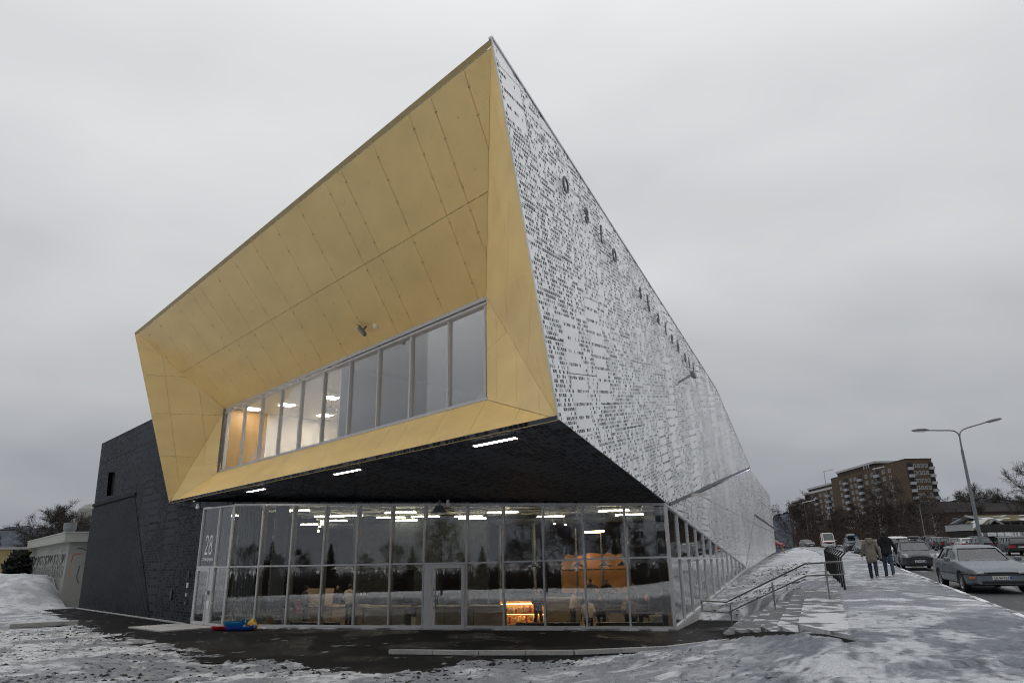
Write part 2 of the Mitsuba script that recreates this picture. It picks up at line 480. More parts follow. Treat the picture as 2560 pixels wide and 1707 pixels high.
tri = trimesh.creation.extrude_polygon(max(getattr(big, 'geoms', [big]), key=lambda g: g.area), 0.05, engine='earcut')
tri.vertices[:, 2] += -0.705
FORE = tri
# sidewalk, road, median strip and the far carriageway, in site coordinates
WALK = (5.75, 8.62)
gx = axis([(-700, -200, 50), (-200, -60, 5), (-60, -16, 0.5), (-16, 13, 0.11), (13, 40, 0.6), (40, 200, 5), (200, 800, 50)])
gy = axis([(-300, -60, 20), (-60, 5, 1.0), (5, 26, 0.11), (26, 60, 0.3), (60, 140, 2.0), (140, 400, 10), (400, 1500, 100)])
X, Y = np.meshgrid(gx, gy)
Z = land(X, Y)
pu = (X - BC[0]) * E2[0] + (Y - BC[1]) * E2[1]
pv = (X - BC[0]) * D2[0] + (Y - BC[1]) * D2[1]
P3 = np.stack([X, Y, Z * 0], -1)
rough = 0.11 * (meshkit.fbm(P3 * 0.9, 3, 1) - 0.5) + 0.085 * (meshkit.fbm(P3 * 3.1, 3, 4) - 0.5) + 0.04 * (meshkit.fbm(P3 * 8.5, 2, 8) - 0.5)
paved = ((pu - bend(pv) > WALK[0] - 0.3) & (pv > -11.5)) | ((pu - bend(pv) > 8.3) & (pv > -60)) | ((pu > 1.7) & (pv > near_line(pu) - 0.1) & (pv < far_line(pu) + 0.2) & (pu < 9))
q1 = (X - W0[0]) * D1[0] + (Y - W0[1]) * D1[1]
q2 = (X - W0[0]) * N1[0] + (Y - W0[1]) * N1[1]
rough = np.where(paved, -0.04 * sstep(-11.5, -10.5, pv), rough * np.where((pv > 1.2) & (pu > 0), 1.5, 1.0))
rough = rough * np.where((X < -27) & (Y > 41) & (Y < 60), 2.2, 1.0)
Z = Z + rough
inside = (pu < -0.15) & (q2 < -0.15) & (pv > -30) & (((X - AC[0]) * (BC - AC)[1] - (Y - AC[1]) * (BC - AC)[0]) < -1.0)
Z = np.where(inside, np.minimum(Z, -1.2), Z)
near_box = (X > -32) & (X < 12) & (Y > 10) & (Y < 52)
dist = np.zeros(X.shape)
dist[near_box] = shapely.distance(shapely.points(np.c_[X[near_box], Y[near_box]]), AP.exterior) * np.where(shapely.contains_xy(AP, X[near_box], Y[near_box]), 1, -1)
Z = Z + near_box * (0.06 - 0.30 * sstep(-0.5, 1.5, dist))
structure('snow_ground', sheet(X, Y, Z), 'snow', True)


def strip_sheet(us, vs, zoff, noise_amp=0.0, left=None):
    U, W = np.meshgrid(us, vs)
    U2 = U + bend(W)
    P = BC + U2[..., None] * E2 + W[..., None] * D2
    z = street(P[..., 0], P[..., 1]) + (zoff(W) if callable(zoff) else zoff)
    if noise_amp:
        z = z + noise_amp * (meshkit.fbm(P * V(4, 4, 0), 3, 3) - 0.5) * 2
    return sheet(P[..., 0], P[..., 1], z)


vs_near, vs_all = axis([(-13, 20, 0.16), (20, 60, 1.0), (60, 130, 5)]), axis([(-60, 60, 2.0), (60, 330, 10)])
structure('forecourt', tri, 'asphalt_wet')
structure('pavement', strip_sheet(np.linspace(5.5, 8.58, 26), vs_near, lambda w: 0.012 - 0.10 * sstep(-10.5, -12.8, w), 0.014), 'walk_snow', True)
structure('road', strip_sheet(np.linspace(8.72, 26.5, 12), vs_all, -0.11), 'asphalt_road')
kb = MB()
for k in range(-14, 74):
    a, b = S1(8.65 + bend(k * 1.25), k * 1.25), S1(8.65 + bend(k * 1.25 + 1.25), k * 1.25 + 1.235)
    za, zb = float(street(a[0], a[1])), float(street(b[0], b[1]))
    part('pavement', 'kerb_stone', MB().bar(a + V(0, 0, za - 0.055), b + V(0, 0, zb - 0.055), 0.13, 0.16).out, 'kerb_stone')
md = strip_sheet(np.linspace(13.2, 15.2, 8), axis([(10, 150, 1.0)]), 0.06, 0.10)
structure('median_strip', md, 'snow', True)

# ---------------------------------------------------------------- the hall: an angular prow with a gold front, silver side, dark wall and glazed foot
HALL = thing('angular_hall', 'large angular hall with a leaning gold front, white punched metal side and glazed ground floor', 'building')
T_, R_ = V(-0.339, 12.253, 12.303), V(1.011, 15.466, 4.706)       # the prow's upper and lower corner
L_, LB_ = T_ + 25.9 * D1, R_ + 26.56 * D1
iTR = V(-0.74, 19.15, 9.10); iBR = V(-0.73, 19.14, 6.02)
iTL, iBL = iTR + 19.87 * D1, iBR + 19.70 * D1
side = frame(BC, D2, E2)                                           # u along the wall, v up


def holder(parent, name):
    return numbered(f'{parent}__{name}')


def clad(parent, name, fr, poly, pieces, mat, t=0.03, gap=0.012, back=0.05, back_mat='backing', piece='panel'):
    """A face: a dark backing with panels proud of it, open joints between them."""
    key = holder(parent, name)
    scene[key] = mikit.ply(slab(poly.buffer(-0.13, join_style=2), fr, -back - 0.03, -0.03), back_mat)
    n = 0
    for g in pieces:
        g = g.buffer(-gap / 2, join_style=2)
        if g.is_empty or g.area < 0.004 or n >= 299:
            continue
        g = max(getattr(g, 'geoms', [g]), key=lambda q: q.area)
        part(key, piece, slab(g, fr, -t, 0.0), mat)
        n += 1
    return key


# gold front: the great overhang, the sill reveal and the folded cheeks
def face(o, a, nrm_hint):
    n = np.cross(D1, a - o); n /= np.linalg.norm(n)
    if n @ nrm_hint < 0:
        n = -n
    return frame(o, D1, n)


def poly_of(fr, pts):
    return Polygon(to2(fr, np.array(pts)))


CAM = V(0, 0, 1.65)
ft = face(T_, iTR, CAM - T_)
pt = poly_of(ft, [T_, L_, iTL, iTR])
sv = np.sign(to2(ft, iTR)[1])
trim_w = 0.13
rows = [sv * 2.78]
ucut = [1.02, 2.28, 3.19, 4.86, 6.54, 7.45, 9.17, 10.87, 12.59, 14.31, 16.01, 17.69, 18.62, 20.30, 22.08, 22.94, 24.6]
strip = Polygon([(-2, -sv * 1), (30, -sv * 1), (30, sv * trim_w), (-2, sv * trim_w)])
body = pt.difference(strip)
TOPG = clad(HALL, 'gold_overhang', ft, pt, panel_grid(body, ucut, rows, uslant=0.46 * sv), 'gold_panel', gap=0.016)
for g in panel_grid(pt.intersection(strip), [3.2, 6.6, 10.9, 14.3, 17.7, 21.5], []):
    part(TOPG, 'edge_trim', slab(g.buffer(-0.004, join_style=2), ft, -0.05, 0.012), 'gold_trim')
# rivets along the joints
rv = MB()
tv = abs(to2(ft, iTR)[1])
for c in ucut:
    for w in np.arange(0.5, tv - 0.1, 0.62):
        p2 = np.array([c + 0.46 * w, sv * w])
        if pt.buffer(-0.1).contains(shapely.Point(p2)):
            for s in (-0.03, 0.03):
                rv.obox(to3(ft, p2 + [s, 0], 0.001), ft[1] * 0.014, ft[2] * 0.014, ft[3] * 0.003)
for c0, c1 in zip(ucut, ucut[1:]):
    for w in np.arange(0.9, tv, 1.25):
        p2 = np.array([(c0 + c1) / 2 + 0.46 * w, sv * w])
        if pt.buffer(-0.1).contains(shapely.Point(p2)):
            rv.obox(to3(ft, p2, 0.001), ft[1] * 0.012, ft[2] * 0.012, ft[3] * 0.003)
lab(part(TOPG, 'rivet', rv.out, 'rivet'), kind='stuff')

fb = face(R_, iBR, CAM - R_ + V(0, 0, 30))
pb = poly_of(fb, [R_, iBR, iBL, LB_])
sb = np.sign(to2(fb, iBR)[1])
clad(HALL, 'gold_sill', fb, pb, panel_grid(pb, [1.6, 3.35, 5.12, 6.98, 8.09, 9.65, 11.68, 13.48, 15.31, 17.13, 18.26, 19.92, 21.6, 23.3, 25.0], [], uslant=0.31 * sb), 'gold_panel', gap=0.014)


def tri_face(name, a, b, c, ucuts, vcuts, us=0.0, vs=0.0):
    n = np.cross(b - a, c - a); n /= np.linalg.norm(n)
    if n @ (CAM - (a + b + c) / 3) < 0:
        n = -n
    h = np.cross(V(0, 0, 1), n)
    fr = frame(a, h, n)
    p = poly_of(fr, [a, b, c])
    clad(HALL, name, fr, p, panel_grid(p, ucuts(p.bounds), vcuts(p.bounds), us, vs), 'gold_panel', gap=0.012)


spaced = lambda d, o=0.3: (lambda b: list(np.arange(b[0] + o, b[2], d)))
at_v = lambda *f: (lambda b: [b[1] + (b[3] - b[1]) * x for x in f])
tri_face('gold_cheek_upper', T_, iTR, R_, spaced(1.7, 0.8), at_v(0.25, 0.52, 0.78), 0.10, 0.55)
tri_face('gold_cheek_lower', iTR, iBR, R_, spaced(1.25, 0.7), at_v(0.62), 0.0, 0.12)
tri_face('gold_cheek_outer', L_, iTL, LB_, spaced(1.45, 1.1), at_v(0.285, 0.54, 0.76), -0.16, 0.0)
tri_face('gold_cheek_inner', iTL, iBL, LB_, spaced(1.15, 0.9), at_v(0.40), 0.02, 0.0)

# upper window band, set back between the cheeks
wf = (iBR, D1, V(0, 0, 1), N1)
w_h = 3.08
band = holder(HALL, 'window_band')
fm = MB()
for z, hh, out in ((0.04, 0.09, 0.02), (w_h - 0.05, 0.11, 0.02), (w_h - 0.22, 0.07, 0.05)):
    fm.obox(to3(wf, V(9.9, z), 0.0) + N1 * (out - 0.05), D1 * 9.95, V(0, 0, hh / 2), N1 * 0.06)
scene[band] = mikit.ply(fm.out, 'alu')
wc = [0.02, 1.78, 3.79, 5.76, 7.71, 9.70, 11.58, 13.48, 15.42, 17.37, 19.37, 19.85]
for i, c in enumerate(wc[:-1]):
    w = 0.085 if i in (2, 4, 6, 8) else 0.06
    part(band, 'mullion', MB().obox(to3(wf, V(c + w / 2, w_h / 2 - 0.1), -0.05), D1 * w / 2, V(0, 0, w_h / 2 - 0.16), N1 * 0.075).out, 'alu')
for a, b in zip(wc, wc[1:]):
    part(band, 'pane', slab(sbox(a + 0.03, 0.08, b - 0.01, w_h - 0.25), wf, -0.062, -0.06), 'pane_upper')
part(band, 'side_frame', MB().obox(to3(wf, V(19.83, w_h / 2), -0.02), D1 * 0.09, V(0, 0, w_h / 2), N1 * 0.09).out, 'alu_dark')

# silver side wall, upper field down to the lit slot, in punched panels
up_poly = Polygon([(-15.045, 12.30), (20.3, 12.39), (40.6, 9.60), (10.48, 5.17), (0.62, 3.66), (-11.56, 4.706)])
ab = lambda P: np.array([(_i @ np.asarray(q)) for q in P])
fr_ab = lambda g: affinity.affine_transform(g, [ROWV[0], COLV[0], ROWV[1], COLV[1], 0, 0])
pab = Polygon(ab(list(up_poly.exterior.coords)))
b0 = pab.bounds
cuts_a = [c for c in np.arange(math.floor(b0[0] / 2.4) * 2.4, b0[2], 2.4)]
pieces = []
for k, (a0, a1) in enumerate(zip(cuts_a, cuts_a[1:] + [b0[2] + 1])):
    off = 3.0 * ((0.37 * 2 * k) % 1)
    s = pab.intersection(sbox(a0, -50, a1, 50))
    for q in panel_grid(s, [], [off + 3.0 * j for j in range(-4, 8)]):
        pieces.append(fr_ab(q))
SIL = clad(HALL, 'silver_side', side, up_poly, pieces, 'silver_sheet', t=0.02, gap=0.022)
lab(SIL, 'punched silver metal side wall above the lit slot')
cop = MB()
for a, b in (((-15.05, 12.33), (20.3, 12.42)), ((20.3, 12.42), (40.6, 9.63))):
    cop.bar(to3(side, V(*a), -0.02), to3(side, V(*b), -0.02), 0.10, 0.05)
cop.bar(to3(side, V(-15.05, 12.33), 0), to3(side, V(-11.56, 4.70), 0), 0.03, 0.03, up=E2)
part(HALL, 'coping', cop.out, 'silver_plain')
# lower field behind the slot and down to the eave of the side glazing
eave = lambda s: 3.66 - 0.0893 * s
low_poly = Polygon([(0.62, 3.60), (10.48, 4.98), (40.6, 9.36), (65.9, 9.15), (65.9, 5.2), (65.0, 2.45), (61.5, 2.36), (26.95, 0.96), (26.95, eave(26.95))])
lp = panel_grid(low_poly, list(np.arange(2.4, 66, 3.6)), list(np.arange(2.0, 9, 2.6)))
clad(HALL, 'silver_foot', side, low_poly, lp, 'silver_sheet_low', t=0.02, gap=0.03)
gr = MB()
gr.bar(to3(side, V(39.8, 5.37), 0.01), to3(side, V(65.9, 5.20), 0.01), 0.05, 0.22)
gr.bar(to3(side, V(27.3, 1.25), 0.01), to3(side, V(39.77, 5.35), 0.01), 0.03, 0.06)
part(HALL, 'groove', gr.out, 'alu_dark')
part(HALL, 'slot_soffit', MB().bar(to3(side, V(0.7, 3.66), -0.04), to3(side, V(40.6, 9.50), -0.04), 0.16, 0.13).out, 'alu_dark')

# dark wall to the left, upper field overhanging a proud lower slab
dk = (W0, D1, V(0, 0, 1), N1)
dpoly = Polygon([(-0.62, -0.75), (-0.62, 4.22), (0.0, 4.24), (3.0, 4.70), (8.8, 9.93), (20.65, 9.97), (20.05, 5.80), (20.3, 5.62), (19.81, -0.75)])
slab_p = Polygon([(4.97, -0.70), (10.72, 5.66), (20.28, 5.62), (19.81, -0.70)])
win = sbox(15.65, 6.1, 17.4, 7.6)
win = Polygon([(15.45, 6.08), (17.2, 6.16), (17.6, 7.69), (15.85, 7.51)])
rest = dpoly.difference(slab_p).difference(win)
dp = panel_grid(rest, list(np.arange(1.5, 21, 3.0)), [1.6, 3.9, 6.2, 8.5])
DK = clad(HALL, 'dark_wall', dk, dpoly.difference(win.buffer(0.13)), dp, 'dark_sheet', t=0.02, gap=0.02)
lab(DK, 'dark grey punched wall on the left')
part(DK, 'lower_slab', slab(slab_p.buffer(-0.05, join_style=2), dk, -0.10, 0.02), 'dark_slab')
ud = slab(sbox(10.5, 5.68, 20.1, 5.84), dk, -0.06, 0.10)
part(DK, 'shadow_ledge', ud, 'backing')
part(DK, 'recessed_window', slab(win.buffer(0.2), dk, -0.32, -0.28), 'backing')
part(DK, 'wall_socket', MB().obox(to3(dk, V(2.3, 0.5), 0.03), D1 * 0.12, V(0, 0, 0.2), N1 * 0.03).out, 'black_steel')
for z, m_ in ((0.95, 'white_paint'), (0.55, 'alu'), (0.2, 'alu_dark')):
    part(DK, 'door_button', MB().obox(to3(dk, V(0.28, z), 0.03), D1 * 0.06, V(0, 0, 0.11 if z > 0.9 else 0.07), N1 * 0.03).out, m_)
part(DK, 'intercom', MB().obox(to3(dk, V(0.25, 1.42), 0.03), D1 * 0.09, V(0, 0, 0.13), N1 * 0.03).out, 'black_steel')
part(DK, 'base_strip', MB().bar(to3(dk, V(0.0, -0.64), 0.06), to3(dk, V(19.9, -0.64), 0.06), 0.14, 0.07).out, 'concrete')

# soffit over the glass
At, A1t, Bt = V(-12.0, 30.34, 4.22), V(-14.2, 32.50, 4.24), V(5.60, 26.40, 3.66)
Dk_ = W0 + 3.5 * D1 - 0.02 * N1 + V(0, 0, 4.76)
Dk0 = W0 - 0.02 * N1 + V(0, 0, 4.24)
sm = MB()
top = V(0, 0, 0.10)
for tri_ in ((LB_, R_, Bt), (LB_, Bt, At), (LB_, At, A1t), (LB_, A1t, Dk0), (LB_, Dk0, Dk_)):
    v = np.array(list(tri_) + [q + top for q in tri_])
    sm.add(v, [[0, 1, 2], [5, 4, 3], [0, 3, 4], [0, 4, 1], [1, 4, 5], [1, 5, 2], [2, 5, 3], [2, 3, 0]])
SOF = part(HALL, 'soffit', sm.out, 'soffit_sheet')

# the shell that closes the hall where no one looks: roof and far walls
sh = MB()
BL = W0 + 20.2 * D1
back = S1(-30, 66)
def wallq(a, b, z0, z1a, z1b, t=0.2):
    d = (b - a) / np.linalg.norm(b - a); n = np.cross(d, V(0, 0, 1)) * t / 2
    v = np.array([a + V(0, 0, z0) - n, b + V(0, 0, z0) - n, b + V(0, 0, z1b) - n, a + V(0, 0, z1a) - n])
    sh.add(np.vstack([v, v + 2 * n]), [[0, 1, 2, 3], [7, 6, 5, 4], [0, 4, 5, 1], [1, 5, 6, 2], [2, 6, 7, 3], [3, 7, 4, 0]])
e66 = S1(-0.4, 65.8)
cl = BL - 0.3 * N1
wallq(cl, cl + 36 * D2, -1, 9.9, 9.9)
wallq(e66, cl + 36 * D2, -1, 9.1, 9.8)
K_ = S1(-0.2, 20.3)
inn = -0.9 * N1 + V(0, 0, -0.12)
MR = W0 + 9.0 * D1 - 0.5 * N1 + V(0, 0, 9.85)
KR, ER = S1(-0.5, 20.3, 12.25), S1(-0.5, 40.5, 9.5)
for tri_ in ((T_ + inn + 0.6 * D1, L_ + inn - 0.6 * D1, KR), (L_ + inn - 0.6 * D1, MR, KR), (MR, cl + V(0, 0, 9.85), KR), (KR, cl + V(0, 0, 9.85), cl + 36 * D2 + V(0, 0, 9.5)),
             (KR, cl + 36 * D2 + V(0, 0, 9.5), ER), (ER, cl + 36 * D2 + V(0, 0, 9.5), e66 + V(0, 0, 9.0))):
    v = np.array(list(tri_) + [q - V(0, 0, 0.12) for q in tri_])
    sh.add(v, [[0, 1, 2], [5, 4, 3], [0, 3, 4], [0, 4, 1], [1, 4, 5], [1, 5, 2], [2, 5, 3], [2, 3, 0]])
part(HALL, 'roof', sh.out, 'backing')

# ---- glazed front A-B
AB = BC - AC; LAB = np.linalg.norm(AB); ABd = AB / LAB
NAB = V(ABd[1], -ABd[0], 0)
gf = frame(AC, ABd, NAB)
gtop = lambda s: 4.20 - (4.20 - 3.62) * s / LAB
Z0, ZT = -0.60, 1.71
ztr = lambda s: 1.70 + 0.09 * (sstep(10.3, 17.8, s))
GL = holder(HALL, 'glazed_front')
gm = MB()
def rail(fr, a, b, za, zb, w=0.06, d=0.10, off=0.0):
    gm.bar(to3(fr, V(a, za), off - d / 2 + 0.02), to3(fr, V(b, zb), off - d / 2 + 0.02), d, w)
rail(gf, -0.03, LAB + 0.05, gtop(0), gtop(LAB), 0.09)
rail(gf, -0.03, 8.55, -0.56, -0.56, 0.09); rail(gf, 10.25, LAB + 0.05, -0.56, -0.56, 0.09)
scene[GL] = mikit.ply(gm.out, 'alu')
mu = [0, 1.39, 2.79, 4.25, 5.69, 7.15, 8.54, 10.27, 11.71, 13.26, 14.78, 16.32, LAB]
for i, s in enumerate(mu):
    w = 0.12 if i in (12,) else 0.058
    z1 = gtop(s) - 0.04
    part(GL, 'mullion', MB().obox(to3(gf, V(s, (z1 + Z0) / 2), -0.03), ABd * w / 2, V(0, 0, (z1 - Z0) / 2), NAB * 0.055).out, 'alu')
    if 0 < i < 12:
        part(GL, 'fin', MB().obox(to3(gf, V(s, (z1 + Z0) / 2), -0.22), ABd * w / 2 * 0.8, V(0, 0, (z1 - Z0) / 2), NAB * 0.13).out, 'fin')
for i, (a, b) in enumerate(zip(mu, mu[1:])):
    part(GL, 'transom', MB().bar(to3(gf, V(a + 0.04, ztr(a)), -0.03), to3(gf, V(b - 0.04, ztr(b)), -0.03), 0.11, 0.06).out, 'alu')
    hi = Polygon([(a + 0.03, ztr(a) + 0.03), (b - 0.03, ztr(b) + 0.03), (b - 0.03, gtop(b) - 0.03), (a + 0.03, gtop(a) - 0.03)])
    part(GL, 'pane', slab(hi, gf, -0.042, -0.04), 'pane')
    if i != 6:
        lo = Polygon([(a + 0.03, -0.53), (b - 0.03, -0.53), (b - 0.03, ztr(b) - 0.03), (a + 0.03, ztr(a) - 0.03)])
        part(GL, 'pane', slab(lo, gf, -0.042, -0.04), 'pane')


def door(parent, fr, a, b, z0, z1, hinge_right, d):
    """A glazed metal door leaf between a and b, with its frame, pane, handle and hinges."""
    key = holder(parent, 'door')
    mm = MB()
    U, N = fr[1], fr[3]
    w = 0.13
    for c0, c1, y0, y1 in ((a, a + w, z0, z1), (b - w, b, z0, z1), (a + w, b - w, z1 - w, z1), (a + w, b - w, z0, z0 + w)):
        mm.obox(to3(fr, V((c0 + c1) / 2, (y0 + y1) / 2), 0.01), U * (c1 - c0) / 2, V(0, 0, (y1 - y0) / 2), N * 0.035)
    scene[key] = mikit.ply(mm.out, 'alu')
    part(key, 'pane', slab(sbox(a + w, z0 + w, b - w, z1 - w), fr, -0.002, 0.0), 'pane')
    hs = a + 0.07 if hinge_right else b - 0.07
    zh = z0 + 0.95
    sgn = 1 if hinge_right else -1
    hb = MB().tube([to3(fr, V(hs, zh - 0.24), 0.04), to3(fr, V(hs + 0.10 * sgn, zh - 0.24), 0.11), to3(fr, V(hs + 0.10 * sgn, zh + 0.20), 0.11), to3(fr, V(hs, zh + 0.20), 0.04)], 0.017, 8)
    part(key, 'handle', hb.out, 'alu_dark', 40)
    part(key, 'lock', MB().tube([to3(fr, V(hs, zh + 0.02), 0.04), to3(fr, V(hs, zh + 0.02), 0.062)], 0.028, 10).tube([to3(fr, V(hs, zh + 0.42), 0.04), to3(fr, V(hs, zh + 0.42), 0.06)], 0.028, 10).out, 'alu_dark')
    hg = b - 0.0 if hinge_right else a
    for z in (z0 + 0.2, z0 + 1.1, z1 - 0.45, z1 - 0.2):
        part(key, 'hinge', MB().tube([to3(fr, V(hg, z - 0.07), 0.06), to3(fr, V(hg, z + 0.07), 0.06)], 0.02, 8).out, 'alu')
    return key


pm = MB().obox(to3(gf, V(8.74, 0.53), -0.03), ABd * 0.155, V(0, 0, 1.15), NAB * 0.05)
part(GL, 'door_post', pm.out, 'alu')
door(GL, gf, 8.92, 10.22, -0.62, 1.66, True, 1)
part(GL, 'threshold', MB().obox(to3(gf, V(9.45, -0.66), 0.04), ABd * 0.95, V(0, 0, 0.035), NAB * 0.16).out, 'concrete')
part(GL, 'sill', MB().bar(to3(gf, V(-0.1, -0.665), 0.0), to3(gf, V(8.5, -0.665), 0.0), 0.22, 0.10).bar(to3(gf, V(10.4, -0.665), 0.0), to3(gf, V(LAB + 0.1, -0.665), 0.0), 0.22, 0.10).out, 'kerb_stone')

# ---- entrance bay A1-A with the numbered door
EV = AC - A1; LEV = np.linalg.norm(EV); EVd = EV / LEV
ef = frame(A1, EVd, V(EVd[1], -EVd[0], 0))
EB = holder(HALL, 'entrance_bay')
for q in ((-0.02, LEV - 0.03, 4.22, 4.20, 0.09), (1.62, LEV - 0.03, -0.56, -0.56, 0.09), (0, LEV - 0.05, 1.72, 1.70, 0.07)):
    gm = MB()
    rail(ef, *q)
    part(EB, 'rail', gm.out, 'alu')
for s in (0.03, 1.66, LEV - 0.06):
    part(EB, 'mullion', MB().obox(to3(ef, V(s, 1.79), -0.03), EVd * 0.045, V(0, 0, 2.37), ef[3] * 0.055).out, 'alu')
for a, b, z0, z1 in ((0.05, 1.63, 1.75, 4.17), (1.69, 2.85, 1.75, 4.16), (1.69, 2.85, -0.53, 1.67)):
    part(EB, 'pane', slab(sbox(a, z0, b, z1), ef, -0.042, -0.04), 'pane')
door(EB, ef, 0.08, 1.30, -0.60, 1.68, False, 1)
part(EB, 'door_post', MB().obox(to3(ef, V(1.47, 0.54), -0.02), EVd * 0.155, V(0, 0, 1.14), ef[3] * 0.05).out, 'alu')

# ---- side glazing along the silver wall
SG = holder(HALL, 'side_glazing')
sf = side
ss = [2.13 * k for k in range(13)] + [26.95]
sbot = lambda s: -0.60 + 0.0605 * s
gm = MB()
gm.bar(to3(sf, V(0.05, eave(0) - 0.05), -0.02), to3(sf, V(26.95, eave(26.95) - 0.02), -0.02), 0.10, 0.07)
gm.bar(to3(sf, V(0.05, sbot(0) + 0.03), -0.02), to3(sf, V(26.9, sbot(26.9) - 0.02), -0.02), 0.10, 0.07)
gm.bar(to3(sf, V(0.05, 1.74), -0.02), to3(sf, V(15.0, 1.74), -0.02), 0.09, 0.06)
scene[SG] = mikit.ply(gm.out, 'alu')
for i, s in enumerate(ss[1:-1]):
    part(SG, 'mullion', MB().obox(to3(sf, V(s, (sbot(s) + eave(s)) / 2), -0.02), D2 * 0.035, V(0, 0, (eave(s) - sbot(s)) / 2 - 0.05), E2 * 0.05).out, 'alu')
for a, b in zip(ss, ss[1:]):
    whole = Polygon([(a + 0.03, sbot(a) + 0.03), (b - 0.03, sbot(b) + 0.03), (b - 0.03, max(eave(b) - 0.05, sbot(b) + 0.06)), (a + 0.03, eave(a) - 0.05)])
    for cut in ((sbox(-1, -5, 15, 1.72), sbox(-1, 1.76, 15, 9), sbox(15, -5, 40, 9))):
        g = whole.intersection(cut)
        if g.area > 0.05:
            part(SG, 'pane', slab(g, sf, -0.032, -0.03), 'pane')
pl = Polygon([(0, -0.95), (0, sbot(0)), (27, sbot(27)), (65, 2.3), (65, 1.2), (27, 0.2)])
part(HALL, 'plinth', slab(pl, side, -0.22, 0.035), 'concrete')
# ---------------------------------------------------------------- steps, rails, fence, kerb, street lamps
ST = thing('stone_steps', 'broad grey snow-dusted stone steps going up from the forecourt to the pavement', 'steps')
NST = 6
us = np.linspace(1.95, 4.90, NST + 1)
for i in range(NST):
    a, b = us[i], us[i + 1] + (0.02 if i < NST - 1 else 0.75)
    k = (i + 1) / NST
    P2 = [(a, float(near_line(a))), (b, float(near_line(b)) if i < NST - 1 else -12.4), (b, float(far_line(b))), (a, float(far_line(a)))]
    tops, bots = [], []
    for u, v in P2:
        q = S1(u, v)
        zs = float(street(q[0], q[1]))
        z = -0.65 + (zs + 0.02 + 0.65) * k - 0.008
        tops.append(q + V(0, 0, z)); bots.append(q + V(0, 0, z - 0.55))
    v_ = np.array(bots + tops)
    part(ST, 'step', (v_, np.array([[3, 2, 1, 0], [4, 5, 6, 7], [0, 1, 5, 4], [1, 2, 6, 5], [2, 3, 7, 6], [3, 0, 4, 7]])), 'step_stone')
ek = [(2.02, -2.75), (3.0, -5.9), (4.0, -9.1), (4.95, -12.2), (5.6, -13.3)]
def ekp(q):
    p = S1(*q); zs = float(street(p[0], p[1])); return p + V(0, 0, -0.60 + (zs + 0.60) * np.clip((q[0] - 1.95) / 2.95, 0, 1) - 0.02)
for a, b in zip(ek, ek[1:]):
    part(ST, 'edge_bar', MB().bar(ekp(a), ekp(b), 0.10, 0.16).out, 'black_steel')

HR = thing('handrail', 'two-bar steel handrail with rounded ends running up the snowy steps', 'handrail')
R0, R1 = V(1.92, -0.45, 0), V(5.06, -3.71, 0)
zt_ = float(street(*S1(5.06, -3.71)[:2]))
def rp(t, dz):
    q = R0 + (R1 - R0) * t
    f = np.clip((t - 0.02) / 0.83, 0, 1)
    return S1(q[0], q[1], -0.65 + (zt_ + 0.65) * f + dz)
hi_ = [rp(-0.33, 0.95), rp(-0.02, 0.96), rp(0.83, 0.97), rp(1.14, 0.99)]
lo_ = [rp(-0.33, 0.62), rp(-0.02, 0.63), rp(0.83, 0.64), rp(1.14, 0.66)]
part(HR, 'rail', MB().tube(hi_, 0.024, 8).out, 'steel', 40)
part(HR, 'rail', MB().tube(lo_, 0.020, 8).out, 'steel', 40)
for k in (0, 3):
    part(HR, 'end_bow', MB().tube([hi_[k], lo_[k]], 0.022, 8).out, 'steel', 40)
for t in (0.02, 0.50, 1.0):
    part(HR, 'post', MB().tube([rp(t, -0.05), rp(t, 0.94)], 0.022, 8).tube([rp(t, 0.52), rp(t, 0.72)], 0.032, 8).out, 'steel', 40)

FU = lambda v: 5.55 - 0.026 * v
FN = thing('guard_fence', 'low dark steel mesh fence beside the pavement at the top of the steps', 'fence')
for k in range(11):
    v = -0.1 + 1.6 * k
    z = float(street(*S1(FU(v), v)[:2]))
    part(FN, 'post', MB().bar(S1(FU(v), v, z - 0.1), S1(FU(v), v, z + 1.02), 0.05, 0.06, up=E2).bar(S1(FU(v), v, z + 1.0), S1(FU(v) + 0.16, v, z + 1.16), 0.04, 0.05).out, 'black_steel')
    if k < 10:
        z2 = float(street(*S1(FU(v), v + 1.6)[:2]))
        part(FN, 'top_rail', MB().bar(S1(FU(v) + 0.16, v, z + 1.16), S1(FU(v) + 0.16, v + 1.58, z2 + 1.16), 0.05, 0.04).bar(S1(FU(v), v, z + 1.0), S1(FU(v), v + 1.58, z2 + 1.0), 0.04, 0.04).out, 'black_steel')
        w = MB()
        for j in range(1, 27):
            w.bar(S1(FU(v), v + 0.06 * j, z + 0.04), S1(FU(v), v + 0.06 * j, z + 0.99), 0.012, 0.012, up=E2)
        for j in range(1, 13):
            w.bar(S1(FU(v) + 0.01, v + 0.03, z + 0.08 * j), S1(FU(v) + 0.01, v + 1.57, z2 + 0.08 * j), 0.012, 0.012)
        part(FN, 'mesh_panel', w.out, 'black_steel')

